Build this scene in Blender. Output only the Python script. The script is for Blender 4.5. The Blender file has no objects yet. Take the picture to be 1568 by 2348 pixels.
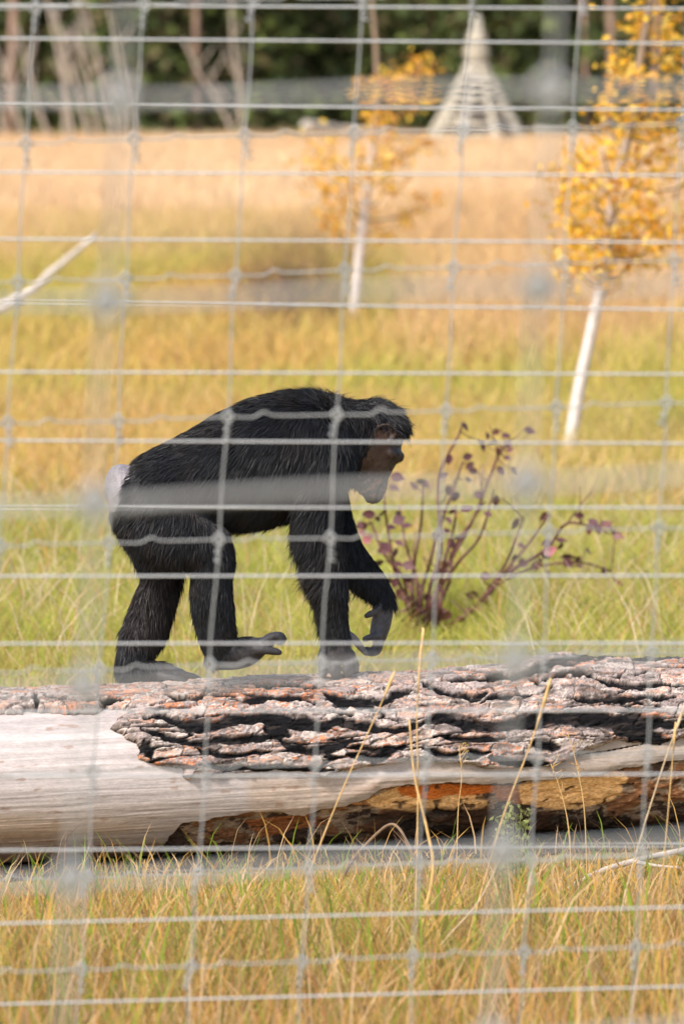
import bpy, math, random
import numpy as np

rng = np.random.default_rng(11)
random.seed(11)
scene = bpy.context.scene
COL = scene.collection

# ------------------------------------------------------------------ camera, light, exposure
# Reference pixels used for measuring are on a 1568 x 2348 grid.
FPX, CXP, CYP, HORIZON = 12960.0, 784.0, 1174.0, 100.0
CAM_H = 2.11
PITCH = math.atan((CYP - HORIZON) / FPX)
FOCUS = 14.6

cam_data = bpy.data.cameras.new('camera')
cam = bpy.data.objects.new('camera', cam_data)
COL.objects.link(cam)
cam.location = (0, 0, CAM_H)
cam.rotation_euler = (math.pi / 2 - PITCH, 0, 0)
cam_data.sensor_fit = 'VERTICAL'
cam_data.sensor_height = 36.0
cam_data.lens = 36.0 * FPX / 2348.0
cam_data.clip_start = 0.1
cam_data.clip_end = 2000
cam_data.dof.use_dof = True
cam_data.dof.focus_distance = FOCUS
cam_data.dof.aperture_fstop = 5.4
scene.camera = cam

SUN_DIR = np.array([-0.48, -0.62, 0.80]); SUN_DIR /= np.linalg.norm(SUN_DIR)
world = bpy.data.worlds.new('World'); scene.world = world
world.use_nodes = True
wn = world.node_tree.nodes
bg = wn['Background']
sky = wn.new('ShaderNodeTexSky'); sky.sky_type = 'NISHITA'; sky.sun_disc = False
sky.sun_elevation = math.asin(SUN_DIR[2])
sky.sun_rotation = math.atan2(SUN_DIR[0], SUN_DIR[1])
sky.air_density = 1.0; sky.dust_density = 2.5; sky.ozone_density = 1.0
world.node_tree.links.new(sky.outputs[0], bg.inputs[0])
bg.inputs[1].default_value = 0.15
sun_data = bpy.data.lights.new('sun', 'SUN')
sun_data.energy = 2.5; sun_data.angle = math.radians(9.0); sun_data.color = (1.0, 0.95, 0.88)
sun = bpy.data.objects.new('sun', sun_data); COL.objects.link(sun)
from mathutils import Vector
sun.rotation_euler = Vector(SUN_DIR.tolist()).to_track_quat('Z', 'Y').to_euler()
sun.location = (-5, -6, 9)
scene.view_settings.view_transform = 'Standard'
scene.view_settings.look = 'None'
scene.view_settings.gamma = 1.0
scene.view_settings.exposure = 0.68
scene.render.engine = 'CYCLES'
scene.cycles.use_denoising = True
scene.cycles.max_bounces = 6
scene.cycles.sample_clamp_indirect = 6.0

# ------------------------------------------------------------------ measuring helpers
SP, CP = math.sin(PITCH), math.cos(PITCH)

def W(x, y, d):
    """point at horizontal distance d that the photograph shows at (x, y)"""
    x = np.asarray(x, float); y = np.asarray(y, float); d = np.asarray(d, float)
    a = (x - CXP) / FPX; b = (CYP - y) / FPX
    dy = CP + b * SP; dz = -SP + b * CP
    t = d / dy
    return np.stack(np.broadcast_arrays(a * t, dy * t, CAM_H + dz * t), -1)

def PX(p):
    p = np.asarray(p, float)
    q = p - np.array([0, 0, CAM_H])
    f = q[..., 1] * CP - q[..., 2] * SP
    u = q[..., 1] * SP + q[..., 2] * CP
    return CXP + q[..., 0] / f * FPX, CYP - u / f * FPX

def ground_d(y):
    b = (CYP - y) / FPX
    return CAM_H / (SP - b * CP) * (CP + b * SP)

def lin(c):
    c = np.asarray(c, float) / 255.0
    return np.where(c <= 0.04045, c / 12.92, ((c + 0.055) / 1.055) ** 2.4)

# ------------------------------------------------------------------ numpy noise
def _hash(ix, iy, seed):
    h = (ix.astype(np.int64) * 374761393 + iy.astype(np.int64) * 668265263 + seed * 974634777) & 0x7fffffff
    h = ((h ^ (h >> 13)) * 1274126177) & 0x7fffffff
    h = h ^ (h >> 16)
    return (h & 0xffff) / 65535.0

def vnoise(x, y, seed=0):
    ix = np.floor(x); iy = np.floor(y)
    fx = x - ix; fy = y - iy
    ux = fx * fx * (3 - 2 * fx); uy = fy * fy * (3 - 2 * fy)
    a = _hash(ix, iy, seed); b = _hash(ix + 1, iy, seed)
    c = _hash(ix, iy + 1, seed); d = _hash(ix + 1, iy + 1, seed)
    return (a * (1 - ux) + b * ux) * (1 - uy) + (c * (1 - ux) + d * ux) * uy

def fbm(x, y, seed=0, octs=4):
    s = 0; a = 0.5; t = 0
    for i in range(octs):
        s = s + a * vnoise(x, y, seed + i * 17); t += a
        x = x * 2.03 + 5.1; y = y * 2.03 + 3.7; a *= 0.5
    return s / t

def voronoi(x, y, seed=0):
    """F1, F2 and the cell's random number"""
    ix = np.floor(x); iy = np.floor(y)
    f1 = np.full(x.shape, 9.0); f2 = np.full(x.shape, 9.0); cid = np.zeros(x.shape)
    for dx in (-1, 0, 1):
        for dy in (-1, 0, 1):
            cx = ix + dx; cy = iy + dy
            px = cx + _hash(cx, cy, seed); py = cy + _hash(cx, cy, seed + 7)
            d = np.hypot(px - x, py - y); r = _hash(cx, cy, seed + 13)
            near = d < f1
            f2 = np.where(near, f1, np.minimum(f2, d))
            cid = np.where(near, r, cid); f1 = np.where(near, d, f1)
    return f1, f2, cid

def sstep(a, b, x):
    t = np.clip((x - a) / (b - a), 0, 1)
    return t * t * (3 - 2 * t)

def in_poly(x, y, poly):
    inside = np.zeros(x.shape, bool); n = len(poly)
    for i in range(n):
        x0, y0 = poly[i]; x1, y1 = poly[(i + 1) % n]
        if y0 == y1: continue
        c = ((y0 > y) != (y1 > y)) & (x < (x1 - x0) * (y - y0) / (y1 - y0) + x0)
        inside ^= c
    return inside

def seg_dist(x, y, pts, hw):
    """smallest distance to a polyline divided by its (interpolated) half width"""
    best = np.full(x.shape, 99.0)
    for i in range(len(pts) - 1):
        x0, y0 = pts[i]; x1, y1 = pts[i + 1]
        L2 = (x1 - x0) ** 2 + (y1 - y0) ** 2
        t = np.clip(((x - x0) * (x1 - x0) + (y - y0) * (y1 - y0)) / L2, 0, 1)
        d = np.hypot(x - x0 - t * (x1 - x0), y - y0 - t * (y1 - y0))
        g = (i + t) / (len(pts) - 1)
        taper = 0.35 + 0.65 * np.clip(np.minimum(g, 1 - g) * 5, 0, 1)
        best = np.minimum(best, d / (hw * taper))
    return best

# ------------------------------------------------------------------ mesh helpers
def new_mesh(name, verts, faces, smooth=True, col=None):
    """faces: list of int arrays, each (n, k)"""
    verts = np.ascontiguousarray(verts, np.float32)
    me = bpy.data.meshes.new(name)
    me.vertices.add(len(verts)); me.vertices.foreach_set('co', verts.ravel())
    faces = [np.asarray(f, np.int32) for f in faces if len(f)]
    nl = sum(f.size for f in faces); nf = sum(len(f) for f in faces)
    me.loops.add(nl); me.polygons.add(nf)
    me.loops.foreach_set('vertex_index', np.concatenate([f.ravel() for f in faces]))
    tot = np.concatenate([np.full(len(f), f.shape[1], np.int32) for f in faces])
    start = np.concatenate([[0], np.cumsum(tot)[:-1]]).astype(np.int32)
    me.polygons.foreach_set('loop_start', start)
    if smooth: me.polygons.foreach_set('use_smooth', np.ones(nf, bool))
    me.update(calc_edges=True)
    if col is not None:
        ca = me.color_attributes.new('Col', 'FLOAT_COLOR', 'POINT')
        c4 = np.ones((len(verts), 4), np.float32); c4[:, :3] = col
        ca.data.foreach_set('color', c4.ravel())
    return me

def link(name, me, mat=None, parent=None):
    o = bpy.data.objects.new(name, me)
    COL.objects.link(o)
    if mat is not None and me is not None and not me.materials: me.materials.append(mat)
    if parent is not None:
        o.parent = parent
        o.matrix_parent_inverse = parent.matrix_world.inverted() if False else __import__('mathutils').Matrix.Translation(-parent.location)
    return o

def tag(o, label=None, cat=None, group=None, kind=None):
    if label: o['label'] = label
    if cat: o['category'] = cat
    if group: o['group'] = group
    if kind: o['kind'] = kind
    return o

def empty(name, loc, label, cat, group=None):
    o = bpy.data.objects.new(name, None); COL.objects.link(o)
    o.location = [float(v) for v in loc]; o.empty_display_size = 0.1
    return tag(o, label, cat, group)

def catmull(P, n):
    P = np.asarray(P, float)
    if len(P) < 3:
        t = np.linspace(0, 1, n + 1)[:, None]
        return P[0] * (1 - t) + P[1] * t
    Q = np.vstack([2 * P[0] - P[1], P, 2 * P[-1] - P[-2]])
    out = []
    for i in range(1, len(Q) - 2):
        for k in range(n):
            t = k / n
            a, b, c, d = Q[i - 1], Q[i], Q[i + 1], Q[i + 2]
            out.append(0.5 * ((2 * b) + (c - a) * t + (2 * a - 5 * b + 4 * c - d) * t * t + (3 * b - a - 3 * c + d) * t ** 3))
    out.append(P[-1])
    return np.array(out)

def tube(path, rad, n=7, ref=(0.13, 0.97, 0.21), rough=0.0, closed=False):
    """a tapering tube with closed ends; path (m,3), rad (m,) or (m,2)"""
    path = np.asarray(path, float); m = len(path)
    rad = np.broadcast_to(np.asarray(rad, float).reshape(-1, 1) if np.ndim(rad) <= 1 else rad, (m, 2) if np.ndim(rad) > 1 else (m, 1))
    if rad.shape[1] == 1: rad = np.repeat(rad, 2, 1)
    T = np.gradient(path, axis=0); T /= np.linalg.norm(T, axis=1, keepdims=True) + 1e-12
    ref = np.asarray(ref, float)
    N1 = np.cross(T, ref); N1 /= np.linalg.norm(N1, axis=1, keepdims=True) + 1e-12
    N2 = np.cross(T, N1)
    a = np.linspace(0, 2 * np.pi, n, endpoint=False)
    V = path[:, None] + N1[:, None] * (np.cos(a)[None, :, None] * rad[:, 0][:, None, None]) + N2[:, None] * (np.sin(a)[None, :, None] * rad[:, 1][:, None, None])
    if rough:
        V = V + (rng.random(V.shape) - 0.5) * rough * rad.max()
    V = V.reshape(-1, 3)
    i = np.arange(m - 1)[:, None] * n; j = np.arange(n)[None]; j2 = (j + 1) % n
    Q = np.stack([i + j, i + j2, i + n + j2, i + n + j], -1).reshape(-1, 4)
    V = np.vstack([V, path[0], path[-1]]); c0, c1 = m * n, m * n + 1
    jj = np.arange(n); T0 = np.stack([np.full(n, c0), (jj + 1) % n, jj], -1)
    b = (m - 1) * n
    T1 = np.stack([np.full(n, c1), b + jj, b + (jj + 1) % n], -1)
    return V, Q, np.vstack([T0, T1])

class MB:
    def __init__(s): s.v = []; s.q = []; s.t = []; s.c = []; s.n = 0
    def add(s, V, Q=None, T=None, col=None):
        s.v.append(V)
        if Q is not None and len(Q): s.q.append(np.asarray(Q) + s.n)
        if T is not None and len(T): s.t.append(np.asarray(T) + s.n)
        if col is not None: s.c.append(np.broadcast_to(col, (len(V), 3)))
        s.n += len(V)
    def tube(s, path, rad, n=7, col=None, **k):
        V, Q, T = tube(path, rad, n, **k); s.add(V, Q, T, col)
    def mesh(s, name, smooth=True):
        f = []
        if s.q: f.append(np.vstack(s.q))
        if s.t: f.append(np.vstack(s.t))
        return new_mesh(name, np.vstack(s.v), f, smooth, np.vstack(s.c) if s.c else None)

def local(V, o): return V - np.array(o.location)[None]

def part(name, V, F, mat, parent, smooth=True, col=None):
    me = new_mesh(name, np.asarray(V) - np.array(parent.location), F, smooth, col)
    o = bpy.data.objects.new(name, me); COL.objects.link(o)
    me.materials.append(mat); o.parent = parent
    return o

def part_tube(name, path, rad, mat, parent, n=7, **k):
    V, Q, T = tube(path, rad, n, **k)
    return part(name, V, [Q, T], mat, parent)

def sub(name, V, F, mat, pa, root, smooth=True, col=None):
    """a sub-part: its parent part sits at the root's origin"""
    me = new_mesh(name, np.asarray(V) - np.array(root.location), F, smooth, col)
    o = bpy.data.objects.new(name, me); COL.objects.link(o)
    me.materials.append(mat); o.parent = pa
    return o

# ------------------------------------------------------------------ materials
def mat_new(name):
    m = bpy.data.materials.new(name); m.use_nodes = True
    nt = m.node_tree
    return m, nt, nt.nodes['Principled BSDF']

def mat_plain(name, c, rough=0.7, metal=0.0, nscale=40.0, var=0.35, bump=0.0, spec=0.4, stretch=(1, 1, 1)):
    m, nt, p = mat_new(name)
    N = nt.nodes; L = nt.links
    tc = N.new('ShaderNodeTexCoord'); mp = N.new('ShaderNodeMapping'); mp.inputs['Scale'].default_value = stretch
    L.new(tc.outputs['Object'], mp.inputs[0])
    nz = N.new('ShaderNodeTexNoise'); nz.inputs['Scale'].default_value = nscale; nz.inputs['Detail'].default_value = 5
    L.new(mp.outputs[0], nz.inputs['Vector'])
    cr = N.new('ShaderNodeValToRGB')
    c = np.array(c, float)
    cr.color_ramp.elements[0].position = 0.3; cr.color_ramp.elements[1].position = 0.7
    cr.color_ramp.elements[0].color = (*np.clip(c * (1 - var), 0, 1), 1); cr.color_ramp.elements[1].color = (*np.clip(c * (1 + var), 0, 1), 1)
    L.new(nz.outputs[0], cr.inputs[0]); L.new(cr.outputs[0], p.inputs['Base Color'])
    p.inputs['Roughness'].default_value = rough; p.inputs['Metallic'].default_value = metal
    p.inputs['Specular IOR Level'].default_value = spec
    if bump:
        b = N.new('ShaderNodeBump'); b.inputs['Strength'].default_value = 0.6; b.inputs['Distance'].default_value = bump
        L.new(nz.outputs[0], b.inputs['Height']); L.new(b.outputs[0], p.inputs['Normal'])
    return m

def mat_attr(name, rough=0.8, nscale=200.0, var=0.25, bump=0.0, spec=0.3, stretch=(1, 1, 1), transl=0.0, sheen=0.0):
    """colour from the mesh's own Col attribute with fine grain"""
    m, nt, p = mat_new(name)
    N = nt.nodes; L = nt.links
    at = N.new('ShaderNodeAttribute'); at.attribute_name = 'Col'
    tc = N.new('ShaderNodeTexCoord'); mp = N.new('ShaderNodeMapping'); mp.inputs['Scale'].default_value = stretch
    L.new(tc.outputs['Object'], mp.inputs[0])
    nz = N.new('ShaderNodeTexNoise'); nz.inputs['Scale'].default_value = nscale; nz.inputs['Detail'].default_value = 4
    L.new(mp.outputs[0], nz.inputs['Vector'])
    mr = N.new('ShaderNodeMapRange'); mr.inputs[1].default_value = 0.3; mr.inputs[2].default_value = 0.7
    mr.inputs[3].default_value = 1 - var; mr.inputs[4].default_value = 1 + var
    L.new(nz.outputs[0], mr.inputs[0])
    vm = N.new('ShaderNodeVectorMath'); vm.operation = 'SCALE'
    L.new(at.outputs['Color'], vm.inputs[0]); L.new(mr.outputs[0], vm.inputs['Scale'])
    L.new(vm.outputs[0], p.inputs['Base Color'])
    p.inputs['Roughness'].default_value = rough; p.inputs['Specular IOR Level'].default_value = spec
    if sheen:
        p.inputs['Sheen Weight'].default_value = sheen
    if bump:
        b = N.new('ShaderNodeBump'); b.inputs['Strength'].default_value = 0.7; b.inputs['Distance'].default_value = bump
        L.new(nz.outputs[0], b.inputs['Height']); L.new(b.outputs[0], p.inputs['Normal'])
    if transl:
        out = N['Material Output']; tr = N.new('ShaderNodeBsdfTranslucent'); mx = N.new('ShaderNodeMixShader')
        L.new(vm.outputs[0], tr.inputs['Color']); mx.inputs[0].default_value = transl
        L.new(p.outputs[0], mx.inputs[1]); L.new(tr.outputs[0], mx.inputs[2]); L.new(mx.outputs[0], out.inputs['Surface'])
    return m

M_GRASS = mat_attr('grass_blades', 0.7, 30, 0.12, spec=0.2, transl=0.48)
M_LEAF = mat_attr('autumn_leaves', 0.55, 60, 0.15, spec=0.3, transl=0.4)
M_NEEDLE = mat_attr('needles', 0.7, 8, 0.3, spec=0.2, transl=0.15)
M_WIRE = mat_plain('galvanised_wire', (0.52, 0.525, 0.52), 0.5, 0.3, 90, 0.12)
M_MESHWIRE = mat_plain('grey_mesh_wire', (0.38, 0.385, 0.38), 0.55, 0.3, 90, 0.12)
M_NEARWIRE = mat_plain('dull_galvanised_wire', (0.36, 0.36, 0.35), 0.6, 0.2, 90, 0.15)
M_POST = mat_plain('post_wood', (0.22, 0.17, 0.12), 0.85, 0, 25, 0.3, 0.003, stretch=(1, 1, 0.15))
M_BIRCH = mat_plain('birch_bark', (0.62, 0.56, 0.52), 0.75, 0, 30, 0.18, 0.001, stretch=(0.4, 0.4, 2.5))
M_TWIG = mat_plain('brown_twig', (0.20, 0.13, 0.08), 0.8, 0, 60, 0.3)
M_DEAD = mat_plain('dead_wood', (0.42, 0.34, 0.27), 0.85, 0, 30, 0.3, 0.002)
M_PALEDEAD = mat_plain('bleached_dead_wood', (0.57, 0.49, 0.41), 0.85, 0, 20, 0.25, 0.002)
M_REDSTEM = mat_plain('red_stem', (0.125, 0.045, 0.036), 0.6, 0, 50, 0.3)
M_STALK = mat_plain('dry_stalk', (0.62, 0.40, 0.16), 0.7, 0, 60, 0.25)
M_PALESTALK = mat_plain('pale_dry_stalk', (0.58, 0.44, 0.27), 0.7, 0, 60, 0.25)
M_TRUNK = mat_plain('conifer_trunk', (0.13, 0.085, 0.065), 0.9, 0, 12, 0.35, 0.004, stretch=(1, 1, 0.3))
M_POLE = mat_plain('peeled_pole', (0.56, 0.50, 0.39), 0.8, 0, 8, 0.25)
M_POLE_GREY = mat_plain('weathered_pole', (0.42, 0.39, 0.35), 0.85, 0, 8, 0.25)
M_BARK = mat_attr('log_bark', 0.95, 420, 0.22, 0.0012, spec=0.06)
M_ROT = mat_attr('rotten_wood', 0.9, 260, 0.35, 0.002, spec=0.15, stretch=(0.35, 1, 1))
M_BARE = mat_attr('weathered_bare_wood', 0.72, 330, 0.10, 0.0006, spec=0.25, stretch=(0.06, 1, 1))
M_SKIN = mat_attr('ape_skin', 0.55, 300, 0.25, 0.0012, spec=0.4)
M_FUR = mat_attr('black_fur', 0.48, 60, 0.2, spec=0.24)
M_EYE = mat_plain('dark_eye', (0.03, 0.016, 0.008), 0.15, 0, 50, 0.2, spec=0.6)

# ------------------------------------------------------------------ ground
def build_ground():
    n = 60
    ys = np.concatenate([np.linspace(-40, 130, 40), np.linspace(140, 1500, 20)])
    xs = np.linspace(-1, 1, 41)
    Y, X = np.meshgrid(ys, xs, indexing='ij')
    X = X * np.where(Y < 140, 90, 90 + (Y - 140) * 0.8)
    V = np.stack([X, Y, np.zeros_like(X)], -1).reshape(-1, 3)
    a, b = X.shape
    i = np.arange(a - 1)[:, None] * b + np.arange(b - 1)[None]
    Q = np.stack([i, i + 1, i + b + 1, i + b], -1).reshape(-1, 4)
    m, nt, p = mat_new('meadow_soil'); N = nt.nodes; L = nt.links
    tc = N.new('ShaderNodeTexCoord')
    nz = N.new('ShaderNodeTexNoise'); nz.inputs['Scale'].default_value = 0.35; nz.inputs['Detail'].default_value = 8
    L.new(tc.outputs['Object'], nz.inputs['Vector'])
    cr = N.new('ShaderNodeValToRGB'); e = cr.color_ramp.elements
    e[0].position = 0.3; e[0].color = (0.24, 0.22, 0.07, 1); e[1].position = 0.7; e[1].color = (0.46, 0.33, 0.15, 1)
    L.new(nz.outputs[0], cr.inputs[0])
    n2 = N.new('ShaderNodeTexNoise'); n2.inputs['Scale'].default_value = 14; n2.inputs['Detail'].default_value = 6
    L.new(tc.outputs['Object'], n2.inputs['Vector'])
    mx = N.new('ShaderNodeMix'); mx.data_type = 'RGBA'; mx.blend_type = 'MULTIPLY'; mx.inputs[0].default_value = 0.35
    L.new(cr.outputs[0], mx.inputs[6]); L.new(n2.outputs['Color'], mx.inputs[7]); L.new(mx.outputs[2], p.inputs['Base Color'])
    p.inputs['Roughness'].default_value = 0.95
    bp = N.new('ShaderNodeBump'); bp.inputs['Distance'].default_value = 0.03; L.new(n2.outputs[0], bp.inputs['Height']); L.new(bp.outputs[0], p.inputs['Normal'])
    o = link('ground', new_mesh('ground', V, [Q]), m)
    tag(o, kind='structure')
build_ground()

# ------------------------------------------------------------------ grass
C_STRAW = lin((244, 210, 156)); C_PALE = lin((250, 226, 186)); C_GOLD = lin((236, 190, 100)); C_ORANGE = lin((230, 172, 108))
C_GREEN = lin((190, 200, 80)); C_LUSH = lin((156, 186, 62)); C_BROWN = lin((176, 138, 104)); C_OLIVE = lin((214, 198, 98))

def axis_d(x): return 14.45 + 0.6 * np.asarray(x, float) / 1568.0

C_STRAW, C_PALE, C_GOLD, C_ORANGE, C_GREEN, C_LUSH, C_BROWN, C_OLIVE = [c * np.array([.94, .92, .98]) for c in (C_STRAW, C_PALE, C_GOLD, C_ORANGE, C_GREEN, C_LUSH, C_BROWN, C_OLIVE)]

def blades(X, Y, H, Wd, C, lean=0.35, segs=2, z0=None):
    n = len(X)
    az = rng.random(n) * 2 * np.pi
    face = rng.random(n) * 2 * np.pi
    ln = lean * (0.3 + rng.random(n)) * H
    dx, dy = np.cos(az) * ln, np.sin(az) * ln
    wx, wy = np.cos(face) * Wd / 2, np.sin(face) * Wd / 2
    base = np.stack([X, Y, np.full(n, -0.01) if z0 is None else z0], -1)
    wv = np.stack([wx, wy, np.zeros(n)], -1)
    rows = []
    for k in range(segs):
        t = k / segs
        c = base + np.stack([dx * t ** 2, dy * t ** 2, H * (t - 0.12 * t * t)], -1)
        rows += [c - wv * (1 - 0.45 * t), c + wv * (1 - 0.45 * t)]
    tip = base + np.stack([dx, dy, H * (0.88 - 0.1 * rng.random(n))], -1)
    V = np.stack(rows + [tip], 1)
    m = V.shape[1]
    o = np.arange(n)[:, None] * m
    Q = [np.hstack([o + 2 * k, o + 2 * k + 1, o + 2 * k + 3, o + 2 * k + 2]) for k in range(segs - 1)]
    T = np.hstack([o + m - 3, o + m - 2, o + m - 1])
    shade = np.concatenate([np.full(m - 1, 0.92), [1.08]])
    Cv = C[:, None, :] * shade[None, :, None]
    return V.reshape(-1, 3), (np.vstack(Q) if Q else np.zeros((0, 4), int)), T, Cv.reshape(-1, 3)

def scatter(d0, d1, dens, margin=1.6):
    half = lambda d: 0.0605 * d + margin
    area = (d1 - d0) * (half(d0) + half(d1))
    n = int(area * dens)
    Y = rng.uniform(d0, d1, n * 2); keep = rng.random(n * 2) * half(d1) < half(Y)
    Y = Y[keep][:n]; X = rng.uniform(-1, 1, len(Y)) * half(Y)
    return X, Y

def mixc(w):
    """w: list of (weights, colour)"""
    s = sum(a for a, _ in w)[:, None]
    return sum(a[:, None] * c[None] for a, c in w) / s

def pick(w):
    ws = np.stack([a for a, _ in w], 1); ws = np.cumsum(ws / ws.sum(1, keepdims=True), 1)
    k = (rng.random(len(ws))[:, None] > ws).sum(1).clip(0, len(w) - 1)
    return np.stack([c for _, c in w])[k]

def grass_object(name, label, sets):
    mb = MB()
    for s in sets:
        V, Q, T, Cv = blades(**s); mb.add(V, Q, T, Cv)
    o = link(name, mb.mesh(name, smooth=False), M_GRASS)
    return tag(o, label, 'grass', kind='stuff')

def near_meadow():
    sets = []
    # short green grass right behind the log
    X, Y = scatter(14.75, 18.3, 650); k = Y > axis_d(CXP + X / Y * FPX) + .24; X, Y = X[k], Y[k]; n = len(X)
    sets.append(dict(X=X, Y=Y, H=rng.uniform(.08, .2, n), Wd=rng.uniform(.004, .007, n), C=pick([(np.full(n, .6), C_GREEN), (np.full(n, .4), C_STRAW)]), lean=.6))
    X, Y = scatter(18.3, 24.5, 2900, 1.2); n = len(X)
    g = fbm(X * 1.1, Y * .45, 3); f = fbm(X * 3.1, Y * 1.4, 31)
    w = [(0.35 + 1.6 * g * f * 2, C_GREEN), (0.5 * g + 0.1, C_LUSH), (np.full(n, .45), C_OLIVE), (0.2 + .9 * (1 - f) ** 2, C_STRAW), (np.full(n, .10), C_ORANGE)]
    C = 0.6 * pick(w) + 0.4 * mixc(w)
    C = C * (0.82 + 0.36 * rng.random((n, 1)))
    H = (.07 + .17 * rng.random(n)) * (0.6 + 0.9 * f)
    pxg = CXP + X / Y * FPX; near_sh = np.exp(-((pxg - 1010) / 110) ** 4) * (Y < 20.4); H = H * (1 - .68 * near_sh)
    sets.append(dict(X=X, Y=Y, H=H, Wd=rng.uniform(.003, .0065, n), C=C, lean=.75, segs=3))
    X, Y = scatter(18.3, 25, 80, 1.2); pxg = CXP + X / Y * FPX; k = ~((np.abs(pxg - 1010) < 130) & (Y < 20.4)); X, Y = X[k], Y[k]; n = len(X)
    sets.append(dict(X=X, Y=Y, H=rng.uniform(.25, .45, n), Wd=rng.uniform(.003, .005, n), C=pick([(np.full(n, .7), C_PALE), (np.full(n, .3), C_ORANGE)]), lean=.8, segs=3))
    # the golden and green belt
    X, Y = scatter(24.5, 32, 750); n = len(X)
    g = fbm(X * .8 + 4, Y * .3, 9); right = sstep(-.6, 1.2, X)
    w = [(.25 + .9 * right * g + 1.2 * (g > .55), C_GREEN), (.30 + .45 * (1 - right), C_GOLD), (np.full(n, .5), C_OLIVE), (.35 + .5 * (1 - g), C_STRAW), (.3 * (1 - right) + .1, C_ORANGE)]
    sets.append(dict(X=X, Y=Y, H=rng.uniform(.12, .34, n), Wd=rng.uniform(.006, .012, n), C=(0.5 * pick(w) + 0.5 * mixc(w)) * (0.85 + .3 * rng.random((n, 1))), lean=.6))
    grass_object('meadow_grass', 'sunlit green and straw grass growing behind the fallen log', sets)

def far_meadow():
    sets = []
    X, Y = scatter(32, 64, 190); n = len(X)
    px = CXP + X / Y * FPX; py = HORIZON + (CAM_H - .24) * FPX / Y
    g = fbm(X * .55, Y * .13 + 2, 21, 3)
    rs = sstep(840, 1000, px) * (1 - sstep(680, 800, py))           # straw on the far right
    op = np.exp(-((px - 480) / 230) ** 2 - ((py - 770) / 35) ** 2) + np.exp(-((px - 520) / 200) ** 2 - ((py - 640) / 45) ** 2)
    bp = np.exp(-((px - 680) / 130) ** 2 - ((py - 615) / 62) ** 2)
    topband = 1 - sstep(535, 585, py)
    w = [(np.clip(1.1 * sstep(.42, .62, g) + .15 - rs - op - topband, .02, 9), C_GREEN), (np.clip(.9 - rs * .6 - topband * .6, .1, 9), C_OLIVE), (.35 + op * 1.5, C_GOLD),
         (.25 + 2.6 * rs + 1.5 * topband + op * .5, C_STRAW), (.15 + .9 * op + .7 * rs, C_ORANGE), (6 * bp, C_BROWN * .8)]
    H = rng.uniform(.12, .34, n) * (1 + .9 * rs + .8 * bp + .5 * topband)
    sets.append(dict(X=X, Y=Y, H=H, Wd=rng.uniform(.012, .025, n), C=(0.4 * pick(w) + 0.6 * mixc(w)) * (0.9 + .2 * rng.random((n, 1))), lean=.5))
    n = 2600; Y = rng.normal(44.5, 1.1, n); px = 668 + rng.normal(0, 70, n); X = (px - CXP) / FPX * Y
    sets.append(dict(X=X, Y=Y, H=rng.uniform(.18, .48, n) * np.clip(1.3 - np.abs(px - 668) / 160, .3, 1), Wd=rng.uniform(.008, .02, n), C=pick([(np.full(n, .5), lin((122, 96, 80))), (np.full(n, .3), lin((150, 118, 96))), (np.full(n, .2), lin((128, 128, 70)))]), lean=.5))
    X, Y = scatter(64, 112, 85, 3); n = len(X)
    g = fbm(X * .3, Y * .06 + 5, 33, 3); px = CXP + X / Y * FPX
    w = [(np.full(n, 1.0), C_STRAW), (.5 + 2.2 * g, C_PALE), (.4 * (1 - g) + .3 * (px < 350), C_ORANGE), (.1 + .5 * (g < .42), C_BROWN)]
    sets.append(dict(X=X, Y=Y, H=rng.uniform(.25, .6, n), Wd=rng.uniform(.02, .045, n), C=(0.4 * pick(w) + 0.6 * mixc(w)) * np.array([1.10, 1.06, .98]), lean=.35))
    X, Y = scatter(112, 134, 14, 5); n = len(X)
    sets.append(dict(X=X, Y=Y, H=rng.uniform(.08, .3, n), Wd=rng.uniform(.02, .06, n), C=pick([(np.full(n, .5), C_BROWN * .6), (np.full(n, .5), lin((120, 112, 104)))]), lean=.6))
    grass_object('dry_meadow', 'tall straw coloured meadow grass stretching back to the trees', sets)

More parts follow.
